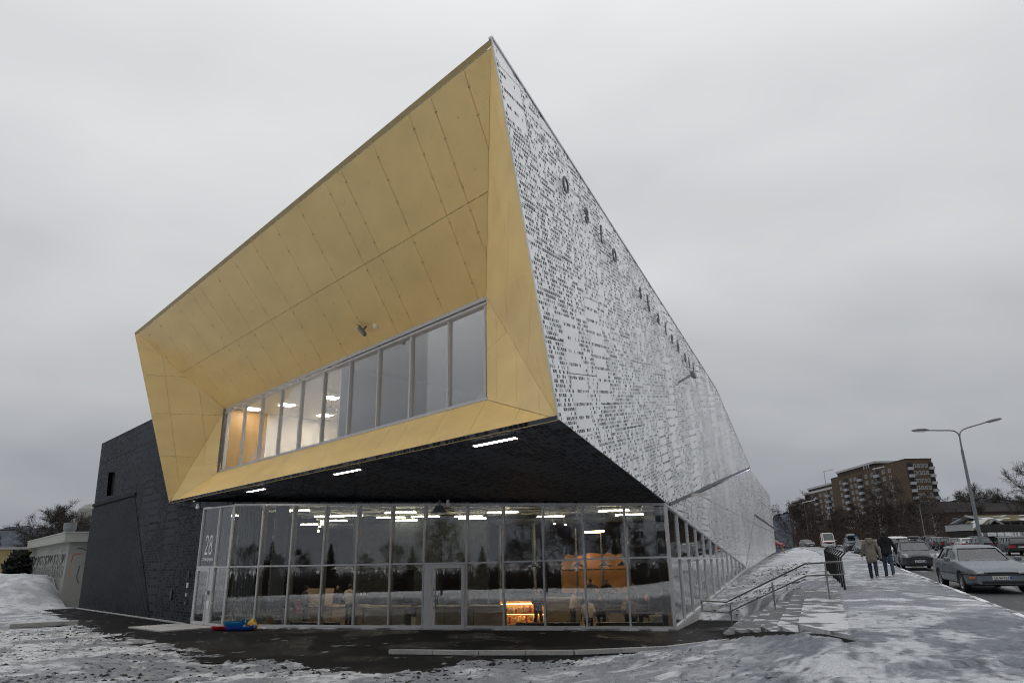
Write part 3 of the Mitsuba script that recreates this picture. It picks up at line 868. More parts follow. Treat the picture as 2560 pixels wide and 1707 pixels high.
kp = [V(-3.5, 20.9, -0.60), V(-1.0, 20.3, -0.60), V(1.5, 19.95, -0.59), V(4.0, 20.4, -0.58), V(6.25, 22.0, -0.57)]
KB = thing('kerb_edging', 'pale concrete edging along the far side of the dark forecourt', 'kerb')
for a, b in zip(kp, kp[1:]):
    n = 2
    for j in range(n):
        p0, p1 = a + (b - a) * j / n, a + (b - a) * ((j + 0.985) / n)
        part(KB, 'edging_stone', MB().bar(p0, p1, 0.14, 0.11).out, 'concrete')
single('concrete_slab', MB().obox(A1 + EVd * 0.9 + ef[3] * 1.15 + V(0, 0, -0.635), EVd * 1.7, ef[3] * 1.1, V(0, 0, 0.03)).out, 'concrete', 'pale concrete slab laid in front of the numbered side door', 'paving slab')
single('timber_plank', MB().bar(V(-21.6, 32.0, -0.55), V(-19.6, 33.5, -0.55), 0.5, 0.16).out, 'concrete', 'grey plank lying on the snow at the far left', 'plank')


def lamp_head(key, p, d, tilt):
    """A flat lantern at p pointing along d."""
    d = np.asarray(d, float); d = d / np.linalg.norm(d)
    s = np.cross(d, V(0, 0, 1)); s /= np.linalg.norm(s); u = np.cross(s, d)
    man = m3.Manifold.batch_hull([sphere(p + d * a + s * b + u * c, r, 8) for a, b, c, r in ((0.0, 0.05, 0, .06), (0.0, -0.05, 0, .06), (0.25, .11, .01, .08), (0.25, -.11, .01, .08), (0.75, .12, 0, .07), (0.75, -.12, 0, .07), (0.95, .06, -.02, .05), (0.95, -.06, -.02, .05))])
    k = part(key, 'lantern', tm(man), 'galvanised', 35)
    part(k, 'diffuser', MB().obox(p + d * 0.5 - u * 0.085, d * 0.33, s * 0.12, u * 0.02).out, 'lamp_glass')


M('lamp_glass', pr((0.55, 0.56, 0.57), 0.2, 0, 0.5))
LP = thing('street_lamp', 'tall grey double-armed street lamp standing over the parked cars on the right', 'street lamp')
lb = V(28.72, 45.0, 0); lb[2] = float(street(28.7, 45)) - 0.1
part(LP, 'pole', MB().tube([lb, lb + V(0, 0, 0.4), V(28.72, 45, 8.15)], [0.125, 0.12, 0.08], 12).tube([V(28.72, 45, 8.12), V(28.75, 45, 9.05)], [0.06, 0.05], 10).out, 'galvanised', 40)
part(LP, 'arm', MB().tube([V(28.75, 45, 9.0), V(28.68, 45, 9.22), V(28.5, 45, 9.36), V(28.2, 45, 9.41), V(26.7, 45, 9.44)], 0.045, 8).out, 'galvanised', 40)
part(LP, 'arm', MB().tube([V(28.75, 45, 9.0), V(28.83, 45, 9.25), V(29.0, 45, 9.42), V(29.3, 45, 9.54), V(30.75, 45, 9.93)], 0.045, 8).out, 'galvanised', 40)
lamp_head(LP, V(26.75, 45, 9.46), (-1, 0, 0.0), 0)
lamp_head(LP, V(30.7, 45, 9.93), (1, 0, 0.22), 0)

L2 = thing('street_lamp', 'distant mast lamp with four flat heads behind the yellow house', 'street lamp')
bz = V(-86.5, 120, 2.0)
part(L2, 'pole', MB().tube([bz, V(-86.0, 120, 8.2)], [0.16, 0.1], 8).out, 'galvanised', 40)
part(L2, 'arm', MB().bar(V(-88.6, 120, 8.2), V(-83.3, 120, 8.2), 0.08, 0.08).out, 'galvanised')
for k in range(4):
    part(L2, 'lantern', MB().box((-88.7 + 1.45 * k, 119.7, 8.1), (-87.6 + 1.45 * k, 120.2, 8.32)).out, 'black_steel')
for i, (px_, py_, zb, zt, w) in enumerate(((60.5, 150, 4.0, 13.0, 1), (70.0, 160, 4.5, 20.5, 1), (84.0, 165, 4.5, 21.5, 1), (76.0, 135, 3.8, 10.5, -1))):
    k = thing('street_lamp', ['slim lamp post nearest the silver wall, among the far trees', 'slim lamp post before the left part of the apartment block',
                              'slim lamp post before the middle of the apartment block', 'slim bare pole below the right end of the apartment block'][i], 'street lamp')
    part(k, 'pole', MB().tube([V(px_, py_, zb), V(px_, py_, zt)], [0.09, 0.05], 6).out, 'galvanised', 40)
    if i < 3:
        part(k, 'lantern', MB().obox(V(px_ + 1.0 * w, py_, zt + 0.1), V(1.3, 0, 0.25 * w), V(0, .18, 0), V(0, 0, .1)).out, 'lamp_glass')
# ---------------------------------------------------------------- people
M('skin', pr(tint((0.52, 0.33, 0.25), 0.05), 0.55))
M('hair_dark', pr((0.018, 0.014, 0.012), 0.6))
M('hair_fair', pr((0.34, 0.24, 0.12), 0.6))
M('shoe_dark', pr((0.02, 0.02, 0.022), 0.6))
M('sole_white', pr((0.6, 0.6, 0.6), 0.6))


def cloth(key, col):
    M(key, bumped(pr(tint(col, 0.14, 7.0, 0.1, 60), 0.85, 0, 0.25, sheen=0.3), lambda p, n, uv: tfbm(p.x * 11, p.y * 11, p.z * 7, 3), 0.03))
    return key


for k_, c_ in (('khaki_cloth', (0.20, 0.18, 0.145)), ('black_cloth', (0.020, 0.020, 0.023)), ('denim_dark', (0.035, 0.045, 0.065)), ('denim_blue', (0.05, 0.075, 0.12)),
               ('white_cloth', (0.62, 0.62, 0.60)), ('pale_blue_cloth', (0.42, 0.48, 0.52)), ('grey_cloth', (0.14, 0.14, 0.15)), ('red_cloth', (0.42, 0.05, 0.06)), ('beige_cloth', (0.45, 0.38, 0.28))):
    cloth(k_, c_)


def smooth_mesh(man, edge, it=6):
    m = tm(man.refine_to_length(edge))
    trimesh.smoothing.filter_taubin(m, iterations=it)
    return m


def person(label, at, face, h=1.75, top='black_cloth', legs='denim_dark', hair='hair_dark', coat=0.0, hood=False, stride=0.0, arms=((0.06, 0.1), (0.06, 0.1)), sit=False, lean=0.0,
           hair_len=0.0, turn=0.0, group=None, headgear=None, sole=None, arm_up=(0, 0), fold=(0, 0)):
    """A clothed figure at (x, y, z) looking along the compass angle face (radians, 0 = +y). coat: how far the top hangs below the hips. stride: half step in metres.
    arms: for each side (how far out, how far forward) the hand hangs; arm_up lifts a hand; fold bends the elbow forward."""
    key = thing('person', label, 'person', group)
    k = h / 1.75
    J = {}
    hipz = 0.93 if not sit else 0.50
    yaw = 0.0
    J['hipL'], J['hipR'] = V(-0.09, 0, hipz), V(0.09, 0, hipz)
    J['pel'] = V(0, 0, hipz + 0.03)
    J['waist'] = V(0, 0.02 + lean * 0.35, hipz + 0.20)
    J['chest'] = V(0, 0.01 + lean * 0.8, hipz + 0.40)
    J['neck'] = V(0, lean * 1.0, hipz + 0.57)
    J['head'] = V(0, 0.03 + lean * 1.15, hipz + 0.70)
    J['shL'], J['shR'] = V(-0.185, lean * 0.9, hipz + 0.49), V(0.185, lean * 0.9, hipz + 0.49)
    for s, n, (o, f), up, fd in ((-1, 'L', arms[0], arm_up[0], fold[0]), (1, 'R', arms[1], arm_up[1], fold[1])):
        sh = J['sh' + n]
        el = sh + V(s * (0.05 + o * 0.6 + 0.15 * min(up, 1)), f * 0.35 - 0.04, -0.285 + 0.22 * up)
        J['el' + n] = el
        J['wr' + n] = el + V(s * (o * 0.4 - 0.08 * fd + 0.2 * up), f * 0.5 + 0.02 + 0.22 * fd, -0.25 + 0.14 * fd + 0.22 * up)
    for s, n, st in ((-1, 'L', stride), (1, 'R', -stride)):
        if sit:
            J['kn' + n] = V(s * 0.12, 0.44, 0.50); J['an' + n] = V(s * 0.12, 0.42, 0.09)
        else:
            back = st < 0
            J['kn' + n] = V(s * 0.10, st * 0.55 + 0.05, 0.50 + (0.02 if not back else 0.0))
            J['an' + n] = V(s * 0.095, st, 0.09 + (0.10 if back and stride else 0.0))
    sm = []
    C = lambda a, b, r0, r1: capsule(J[a] if isinstance(a, str) else a, J[b] if isinstance(b, str) else b, r0, r1, 12)
    head = m3.Manifold.sphere(1, 22).scale([0.077, 0.096, 0.116]).translate((J['head'] + V(0, 0, 0.01)).tolist())
    jaw = m3.Manifold.batch_hull([sphere(J['head'] + V(0, 0.045, -0.075), 0.038, 10), sphere(J['head'] + V(0, -0.0, -0.03), 0.068, 10)])
    nose = m3.Manifold.batch_hull([sphere(J['head'] + V(0, 0.098, -0.012), 0.013, 8), sphere(J['head'] + V(0, 0.09, 0.028), 0.009, 8)])
    brow = m3.Manifold.batch_hull([sphere(J['head'] + V(-0.04, 0.075, 0.03), 0.014, 8), sphere(J['head'] + V(0.04, 0.075, 0.03), 0.014, 8)])
    mouth = m3.Manifold.batch_hull([sphere(J['head'] + V(-0.02, 0.082, -0.052), 0.01, 8), sphere(J['head'] + V(0.02, 0.082, -0.052), 0.01, 8)])
    ears = [m3.Manifold.sphere(1, 10).scale([0.012, 0.022, 0.032]).translate((J['head'] + V(s * 0.08, -0.005, 0.0)).tolist()) for s in (-1, 1)]
    body = [head, jaw, nose, brow, mouth, *ears, C('neck', 'head', 0.055, 0.05), C('chest', 'neck', 0.09, 0.055), C('waist', 'chest', 0.09, 0.09), C('pel', 'waist', 0.09, 0.09)]
    for n, s in (('L', -1), ('R', 1)):
        body += [C('chest', 'sh' + n, 0.07, 0.06), C('sh' + n, 'el' + n, 0.05, 0.042), C('el' + n, 'wr' + n, 0.042, 0.03), C('pel', 'hip' + n, 0.085, 0.08), C('hip' + n, 'kn' + n, 0.082, 0.055), C('kn' + n, 'an' + n, 0.055, 0.04)]
        w = J['wr' + n]; d = w - J['el' + n]; d = d / np.linalg.norm(d)
        side_ = np.cross(d, V(1, 0, 0)); side_ /= np.linalg.norm(side_) + 1e-9
        palm = w + d * 0.075
        body.append(m3.Manifold.batch_hull([sphere(w, 0.026, 8)] + [sphere(palm + side_ * q, 0.015, 8) for q in (-0.028, 0.028)]))
        for q, L in ((-0.03, 0.062), (-0.01, 0.075), (0.01, 0.07), (0.03, 0.055)):
            a = palm + side_ * q
            b = a + d * L * 0.55 + V(-s * 0.008, 0, 0)
            c = b + d * L * 0.42 + V(-s * 0.022, 0, 0)
            body += [capsule(a, b, 0.0095, 0.009, 8), capsule(b, c, 0.009, 0.0075, 8)]
        body.append(capsule(w + d * 0.03 + side_ * 0.025, w + d * 0.07 + side_ * 0.058, 0.012, 0.009, 8))
    scene_mesh = smooth_mesh(union(body), 0.03, 4)
    # clothing
    t = []
    rr = 0.018
    t += [m3.Manifold.batch_hull([sphere(J['shL'] + V(0.03, 0, 0.0), 0.085, 12), sphere(J['shR'] + V(-0.03, 0, 0.0), 0.085, 12), sphere(J['waist'] + V(-0.075, 0, 0), 0.125, 12), sphere(J['waist'] + V(0.075, 0, 0), 0.125, 12)]),
          m3.Manifold.batch_hull([sphere(J['waist'] + V(-0.075, 0, 0), 0.125, 12), sphere(J['waist'] + V(0.075, 0, 0), 0.125, 12)] + [sphere(J['pel'] + V(s * 0.075, 0, -0.02 - coat * q), 0.13 + 0.02 * coat, 12) for s in (-1, 1) for q in (0, 1)]),
          m3.Manifold.batch_hull([sphere(J['neck'] + V(0, 0.0, -0.02), 0.075, 12), sphere(J['shL'] + V(0.05, 0, 0.02), 0.06, 10), sphere(J['shR'] + V(-0.05, 0, 0.02), 0.06, 10)])]
    for n in 'LR':
        t += [C('sh' + n, 'el' + n, 0.078, 0.062), C('el' + n, J['wr' + n] - (J['wr' + n] - J['el' + n]) * 0.03, 0.062, 0.048)]
    topm = smooth_mesh(union(t), 0.035, 8)
    nz = meshkit.fbm(topm.vertices * 9 + len(KEYS), 3) - 0.5
    topm.vertices += topm.vertex_normals * nz[:, None] * 0.03
    l = []
    for n in 'LR':
        l += [C('pel', 'hip' + n, 0.115, 0.11), C('hip' + n, 'kn' + n, 0.105, 0.075), C('kn' + n, J['an' + n] + V(0, 0, -0.02), 0.078, 0.062)]
    legm = smooth_mesh(union(l), 0.035, 6)
    nz = meshkit.fbm(legm.vertices * V(10, 10, 14) + 3, 3) - 0.5
    legm.vertices += legm.vertex_normals * nz[:, None] * 0.022
    hm = [m3.Manifold.sphere(1, 22).scale([0.088, 0.103, 0.112]).translate((J['head'] + V(0, -0.016, 0.03)).tolist())]
    if hair_len:
        hm.append(m3.Manifold.batch_hull([sphere(J['head'] + V(0, -0.05, 0), 0.075, 10), sphere(J['head'] + V(-0.04, -0.08, -hair_len), 0.05, 10), sphere(J['head'] + V(0.04, -0.08, -hair_len), 0.05, 10)]))
    hairm = union(hm) - m3.Manifold.cube([0.3, 0.2, 0.17], True).translate((J['head'] + V(0, 0.145, -0.035)).tolist()) - m3.Manifold.cube([0.4, 0.4, 0.2], True).translate((J['head'] + V(0, 0.10, -0.17)).tolist())
    hairm = smooth_mesh(hairm, 0.02, 3)
    hairm.vertices += hairm.vertex_normals * (meshkit.noise(hairm.vertices * 60) - 0.4)[:, None] * 0.014
    Mx = np.eye(4); c, s_ = math.cos(-face), math.sin(-face)
    Mx[:3, :3] = np.array([[c, -s_, 0], [s_, c, 0], [0, 0, 1]]) * k
    Mx[:3, 3] = at
    put = lambda m: moved(m, Mx)
    scene[key] = mikit.ply(put(scene_mesh), 'skin', True)
    part(key, 'jacket' if coat else 'top', put(topm), top, True)
    part(key, 'trousers', put(legm), legs, True)
    part(key, 'hair', put(hairm), hair, True)
    for n, s in (('L', -1), ('R', 1)):
        a = J['an' + n]
        tipz = -0.045 if a[2] < 0.12 else -0.10
        sh_ = m3.Manifold.batch_hull([sphere(a + V(0, -0.05, -0.045), 0.043, 10), sphere(a + V(0, 0.0, 0.0), 0.052, 10), sphere(a + V(-0.02, 0.14, tipz - 0.008), 0.034, 10), sphere(a + V(0.02, 0.14, tipz - 0.008), 0.034, 10)])
        kk = part(key, 'shoe', put(smooth_mesh(sh_, 0.03, 3)), 'shoe_dark', True)
        if sole:
            so = m3.Manifold.batch_hull([sphere(a + V(0, -0.06, -0.082), 0.03, 8), sphere(a + V(0, 0.14, tipz - 0.036), 0.03, 8)]).scale([1, 1, 1])
            part(kk, 'sole', put(tm(so)), sole, True)
    if hood:
        hd = m3.Manifold.batch_hull([sphere(J['neck'] + V(-0.08, -0.045, 0.01), 0.062, 12), sphere(J['neck'] + V(0.08, -0.045, 0.01), 0.062, 12), sphere(J['neck'] + V(0, -0.12, -0.13), 0.05, 12), sphere(J['neck'] + V(0, -0.09, 0.03), 0.055, 12)])
        part(key, 'hood', put(smooth_mesh(hd, 0.025, 5)), top, True)
    if headgear:
        cp = m3.Manifold.sphere(1, 22).scale([0.094, 0.108, 0.10]).translate((J['head'] + V(0, -0.012, 0.055)).tolist()) - m3.Manifold.cube([0.4, 0.4, 0.2], True).translate((J['head'] + V(0, 0, -0.07)).tolist())
        part(key, 'knitted_hat' if headgear != 'helmet' else 'helmet', put(smooth_mesh(cp, 0.025, 2)), 'black_cloth', True)
    return key


face_away = math.atan2(D2[0], D2[1])
gz = lambda x, y: float(street(x, y)) + 0.012
person('person in a khaki hooded jacket and dark jeans walking away along the snowy pavement', (14.35, 29.6, gz(14.35, 29.6)), face_away, 1.76, 'khaki_cloth', 'denim_dark', 'hair_dark', coat=0.20, hood=True, stride=0.14,
       arms=((0.10, 0.05), (0.10, -0.02)), headgear='hat', sole='sole_white')
person('person in a black jacket and blue jeans walking away, nearest the dark estate car', (15.75, 31.1, gz(15.75, 31.1)), face_away - 0.1, 1.84, 'black_cloth', 'denim_blue', 'hair_dark', coat=0.03, stride=0.20,
       arms=((0.13, 0.03), (0.13, 0.05)), hood=True, sole='sole_white')
# ---------------------------------------------------------------- inside the glazed ground floor
FZ = -1.10
M('floor_grey', pr(tint((0.27, 0.25, 0.215), 0.1, 1.0), 0.3))
M('ceiling_dark', pr(tint((0.045, 0.05, 0.058), 0.08, 1.0), 0.8))
M('wall_dark', pr(tint((0.03, 0.031, 0.034), 0.15, 1.0), 0.7))
M('core_wall', pr(perforated((0.034, 0.042, 0.04), (0.006, 0.008, 0.008), V(1, 0, 0), V(0, 0, 1), W0, 0.12, 0.12, 1.5, 2.5, 0.4, 0.6, 0.1), 0.6))
M('plywood', pr(lambda p, n, uv: mi.Color3f(0.50, 0.42, 0.31) * (0.85 + 0.3 * tfbm(p.x * 1.5, p.y * 1.5, p.z * 22, 3)), 0.5))
M('ramp_orange', pr(lambda p, n, uv: mi.Color3f(0.66, 0.34, 0.13) * (0.8 + 0.4 * tfbm(p.x * 2, p.z * 2, 3.0, 4)), 0.55))
M('curtain', pr(tint((0.26, 0.26, 0.25), 0.08, 5.0), 0.8))
M('pale_metal', pr((0.62, 0.60, 0.54), 0.4, 0.4))
M('bin_white', pr((0.72, 0.72, 0.70), 0.5))
M('black_leather', pr((0.018, 0.018, 0.02), 0.4))
M('shade_black', pr((0.02, 0.02, 0.022), 0.3))


def glow(mesh, col):
    return {**mikit.ply(mesh), 'emitter': {'type': 'area', 'radiance': {'type': 'rgb', 'value': list(col)}}, 'bsdf': {'type': 'ref', 'id': 'white_paint'}}


def add_glow(parent, name, mesh, col):
    key = numbered(f'{parent}__{name}')
    scene[key] = glow(mesh, col)
    return key


IN = holder(HALL, 'ground_floor_room')
flp = [AC - NAB * 0.16, A1 + V(0.25, 0.1, 0), W0 - N1 * 0.25, W0 + 9 * D1 - N1 * 0.25, V(-14, 58, 0), S1(-0.35, 32), S1(-0.35, 0.3)]
fp = Polygon([q[:2] for q in flp])
fl = trimesh.creation.extrude_polygon(fp, 0.1, engine='earcut'); fl.vertices[:, 2] += FZ - 0.1
scene[IN] = mikit.ply(fl, 'floor_grey')
ce = trimesh.creation.extrude_polygon(fp, 0.1, engine='earcut'); ce.vertices[:, 2] += 4.62
part(IN, 'ceiling', ce, 'ceiling_dark')
wm = MB()
def iwall(a, b, z0=FZ, z1=4.65, t=0.12):
    wm.bar(V(a[0], a[1], (z0 + z1) / 2), V(b[0], b[1], (z0 + z1) / 2), t, z1 - z0)
iwall(W0 - N1 * 0.3, W0 + 9 * D1 - N1 * 0.3); iwall(W0 + 9 * D1 - N1 * 0.3, V(-14, 58, 0)); iwall(V(-14, 58, 0), S1(-0.4, 32)); iwall(S1(-0.45, 27.5), S1(-0.45, 33))
iwall(AC - NAB * 0.1, BC - NAB * 0.1, FZ, -0.62, 0.1)
iwall(A1 - ef[3] * 0.1, AC - ef[3] * 0.1, FZ, -0.62, 0.1)
part(IN, 'wall', wm.out, 'wall_dark')
for s in np.arange(2.13, 26, 2.13):
    part(IN, 'side_post', MB().box(*(lambda c: (c - V(0.09, 0.09, 0), c + V(0.09, 0.09, 0)))(S1(-0.75, s, 0)) if False else ((S1(-0.75, s)[0] - 0.09, S1(-0.75, s)[1] - 0.09, FZ), (S1(-0.75, s)[0] + 0.09, S1(-0.75, s)[1] + 0.09, 4.6))).out, 'wall_dark')
# core with two dark doorways
cw = MB()
cx0, cx1, cy = -9.4, -1.6, 42.0
part(IN, 'core_wall', MB().box((cx0, cy, FZ), (cx0 + 2.4, cy + 4, 4.6)).box((cx0 + 3.6, cy, FZ), (cx0 + 5.0, cy + 4, 4.6)).box((cx0 + 6.2, cy, FZ), (cx1, cy + 4, 4.6)).box((cx0 + 2.4, cy + 0.02, 1.4), (cx0 + 3.6, cy + 4, 4.6)).box((cx0 + 5.0, cy + 0.02, 1.4), (cx0 + 6.2, cy + 4, 4.6)).out, 'core_wall')
for k in range(3):
    part(IN, 'wall_switch', MB().box((cx0 + 0.35 + 0.22 * k, cy - 0.03, 0.05), (cx0 + 0.47 + 0.22 * k, cy, 0.22)).out, 'white_paint')
for k in range(2):
    part(IN, 'wall_switch', MB().box((-3.1 + 0.22 * k, cy - 0.04, 0.28), (-2.98 + 0.22 * k, cy - 0.005, 0.48)).out, 'beige_cloth')
# columns and pale curtains behind the left bays
for x, y in ((-13.2, 34.6), (-11.4, 35.4), (-12.6, 38.0), (-15.0, 40.5), (1.2, 46.5), (-1.0, 47.5), (6.6, 43.0), (8.5, 40.6)):
    part(IN, 'column', MB().tube([V(x, y, FZ), V(x, y, 4.6)], 0.11, 10).out, 'pale_metal', 40)
for (x0, y0), (x1, y1), nfold in (((-11.8, 30.9), (-11.15, 31.5), 7), ((-10.2, 30.7), (-9.9, 31.5), 6), ((-13.3, 32.6), (-12.6, 31.9), 8)):
    tt = np.linspace(0, 1, nfold * 6)
    d = V(x1 - x0, y1 - y0, 0); L = np.linalg.norm(d); nn = V(-d[1], d[0], 0) / L
    P = V(x0, y0, 0) + tt[:, None] * d + nn * (0.05 * np.sin(tt * nfold * 2 * np.pi))[:, None]
    v = np.vstack([P + V(0, 0, FZ + 0.05), P + V(0, 0, 4.3)])
    n = len(P); i = np.arange(n - 1)
    part(IN, 'curtain', (v, np.stack([i, i + 1, i + 1 + n, i + n], 1)), 'curtain', True)
# ceiling services: rods, ducts and cross beams
tb = MB()
for k in range(9):
    y = 33.5 + 2.4 * k
    tb.bar(V(-13 + 0.2 * k, y + 1.2, 4.42), V(8.5, y - 2.0, 4.42), 0.07, 0.12)
for k in range(6):
    x = -11 + 3.4 * k
    tb.bar(V(x, 33, 4.34), V(x + 3.2, 55, 4.34), 0.05, 0.05)
    tb.bar(V(x, 33 + k, 4.3), V(x + 5.2, 44, 4.25), 0.03, 0.03)
lab(part(IN, 'ceiling_rod', tb.out, 'pale_metal'), kind='stuff')
part(IN, 'air_duct', MB().tube([V(-12, 45, 4.1), V(9, 41, 4.1)], 0.26, 14).out, 'galvanised', 40)

WARM = (5.6, 4.5, 3.0)
strips = [(-13.4, 35.6, .05), (-10.2, 33.0, .1), (-9.6, 37.2, .0), (-8.6, 37.0, .12), (-10.3, 41.0, 0), (-12.3, 44.0, .1), (-8.9, 43.9, 0), (-6.7, 38.9, .05), (-4.8, 38.6, .0), (-2.5, 39.0, 0), (-2.4, 40.8, .05),
          (2.0, 40.1, -.1), (5.0, 36.3, -.2), (6.3, 39.6, -.2), (0.3, 43.0, 0), (3.9, 46.2, -.1), (-6.4, 41.6, 0), (-5.6, 35.2, .0), (-0.6, 36.2, 0), (7.0, 45.0, -.2)]
for k, (x, y, a) in enumerate(strips):
    key = thing('strip_light', 'lit linear lamp under the dark ceiling behind the ground floor glass', 'ceiling lamp', 'strip lights under the ground floor ceiling')
    d = V(math.cos(a - 0.15), math.sin(a - 0.15), 0)
    scene[key] = mikit.ply(MB().obox(V(x, y, 4.16), d * 0.8, np.cross(d, V(0, 0, 1)) * 0.014, V(0, 0, 0.035)).out, 'white_paint')
    add_glow(key, 'tube', MB().obox(V(x, y, 4.10), d * 0.78, np.cross(d, V(0, 0, 1)) * 0.045, V(0, 0, 0.022)).out, WARM)
# spotlights on tracks, small and bright
for k, (x, y, z) in enumerate(((-11.9, 34.0, 3.6), (-12.1, 34.6, 3.4), (-9.9, 36.5, 3.7), (-10.1, 37.0, 3.5), (1.4, 37.5, 3.75), (2.0, 38.0, 3.72), (2.6, 38.4, 3.7))):
    key = thing('spotlight', 'small lit spotlight hanging from a ceiling track behind the glass', 'spotlight', 'spotlights on the ceiling tracks')
    scene[key] = mikit.ply(MB().tube([V(x, y, 4.2), V(x, y, z)], 0.015, 6).tube([V(x, y, z), V(x + .06, y - .1, z - 0.12)], 0.05, 8).out, 'pale_metal')
    add_glow(key, 'bulb', MB().obox(V(x + .07, y - .12, z - 0.13), V(.045, 0, 0), V(0, .03, 0), V(0, 0, .03)).out, (8, 6, 3.7))
# pendant lamps over the counters
pend = [(0.8, 32.0), (1.55, 32.3), (1.95, 34.0), (2.7, 31.6), (3.85, 31.8), (4.65, 32.0), (5.4, 31.2), (6.05, 31.4), (-8.8, 36.0), (-8.2, 36.2)]
prof = [(0.0, 0.17), (0.045, 0.17), (0.07, 0.12), (0.27, 0.01), (0.275, 0.0), (0.255, 0.0), (0.06, 0.10), (0.0, 0.11)]
for x, y in pend:
    key = thing('pendant_lamp', 'black pendant lamp with a lit orange underside hanging inside the glass', 'pendant lamp', 'pendant lamps inside the ground floor')
    m = lathe(prof, 20); m.apply_translation((x, y, 1.50))
    scene[key] = mikit.ply(m, 'shade_black', 30)
    part(key, 'cord', MB().tube([V(x, y, 1.66), V(x, y, 4.4)], 0.008, 5).out, 'shade_black')
    add_glow(key, 'bulb', MB().tube([V(x, y, 1.535), V(x, y, 1.52)], 0.20, 14).out, (3.2, 1.6, 0.52))

# plywood counters
def counter(label, x0, x1, y, h, d=0.9, skew=0.0, group=None):
    key = thing('counter', label, 'counter')
    a, b = V(x0, y, FZ), V(x1, y + skew, FZ)
    dirn = (b - a) / np.linalg.norm(b - a); nn = V(dirn[1], -dirn[0], 0)
    n = max(1, int(np.linalg.norm(b - a) / 1.25))
    for i in range(n):
        p0, p1 = a + (b - a) * (i / n) + dirn * 0.006, a + (b - a) * ((i + 1) / n) - dirn * 0.006
        fr = (p0 - nn * 0, dirn, V(0, 0, 1), nn)
        L = np.linalg.norm(p1 - p0)
        lo = Polygon([(0, 0), (L, 0), (L, h * 0.92)]).buffer(-0.006)
        up = Polygon([(0, 0), (L, h * 0.92), (L, h - 0.05), (0, h - 0.05)]).buffer(-0.006)
        part(key, 'front_panel', slab(lo, fr, -0.02, 0.0), 'plywood'); part(key, 'front_panel', slab(up, fr, -0.02, 0.004), 'plywood')
    part(key, 'carcass', MB().obox((a + b) / 2 - nn * (d / 2 + 0.03) + V(0, 0, h / 2), dirn * np.linalg.norm(b - a) / 2, nn * d / 2, V(0, 0, h / 2 - 0.03)).out, 'wall_dark')
    part(key, 'worktop', MB().obox((a + b) / 2 - nn * (d / 2 - 0.03) + V(0, 0, h), dirn * (np.linalg.norm(b - a) / 2 + 0.03), nn * (d / 2 + 0.06), V(0, 0, 0.03)).out, 'plywood')
    return key
counter('pale plywood counter with a tilted board on it, farthest left behind the glass', -10.9, -7.6, 37.6, 0.86, skew=-0.5)
counter('pale plywood counter with diagonal joints left of the glazed door', -7.2, -5.2, 35.3, 0.9, skew=-0.4)
counter('long pale plywood counter seen through and beyond the glazed door', -4.6, -0.6, 34.4, 0.92, skew=-0.7)
counter('pale plywood bar counter with bright shelves behind the standing people', 0.9, 3.2, 37.4, 1.05, skew=-0.3)
single('tilted_board', MB().obox(V(-9.9, 37.2, 0.18), V(0.75, -0.1, 0), V(0.02, 0.16, 0.42), V(0.0, -0.02, 0.008)).out, 'plywood', 'cream board leaning back on the left counter', 'board')
GS = thing('lit_shelf', 'shelf glowing amber behind the bar counter right of the door', 'shelf')
part(GS, 'shelf_frame', MB().box((-0.75, 34.9, FZ), (1.35, 35.3, FZ + 0.08)).box((-0.75, 35.26, FZ), (1.35, 35.3, FZ + 1.1)).box((-0.75, 34.9, FZ + 0.5), (1.35, 35.3, FZ + 0.53)).box((-0.75, 34.9, FZ + 1.08), (1.35, 35.3, FZ + 1.12)).box((-0.79, 34.9, FZ), (-0.75, 35.3, FZ + 1.12)).box((1.35, 34.9, FZ), (1.39, 35.3, FZ + 1.12)).out, 'plywood')
rr_ = np.random.default_rng(3)
gb = [MB(), MB()]
for row, zz in enumerate((0.09, 0.54)):
    x = -0.68
    while x < 1.25:
        w = rr_.uniform(0.04, 0.10); hh = rr_.uniform(0.16, 0.36)
        part(GS, 'packet', MB().box((x, 35.0, FZ + zz), (x + w, 35.1, FZ + zz + hh)).out, ('beige_cloth', 'ramp_orange', 'white_cloth', 'red_cloth')[int(rr_.integers(4))])
        x += w + rr_.uniform(0.01, 0.04)
    add_glow(GS, 'shelf_light', MB().box((-0.7, 34.93, FZ + zz + 0.40), (1.3, 34.97, FZ + zz + 0.42)).out, (6.5, 3.0, 0.75))

# benches right behind the glass
def bench(label, x0, x1, y, skew, group='black benches behind the glass'):
    key = thing('bench', label, 'bench', group)
    a, b = V(x0, y, FZ), V(x1, y + skew, FZ)
    dirn = (b - a) / np.linalg.norm(b - a); nn = V(dirn[1], -dirn[0], 0)
    scene[key] = mikit.ply(MB().obox((a + b) / 2 + V(0, 0, 0.36), dirn * np.linalg.norm(b - a) / 2, nn * 0.24, V(0, 0, 0.10)).out, 'black_leather')
    for f in (0.12, 0.88):
        for s in (-1, 1):
            c = a + (b - a) * f + nn * 0.17 * s
            part(key, 'leg', MB().tube([c, c + V(0, 0, 0.27)], 0.02, 6).out, 'black_steel')
bench('low black bench just left of centre behind the glass', -10.0, -7.7, 32.9, -0.55)
bench('low black bench behind the glass in front of the standing person', 0.0, 2.5, 30.6, -0.5)
bench('low black bench nearest the right corner of the glass', 3.2, 5.9, 30.1, -0.5)

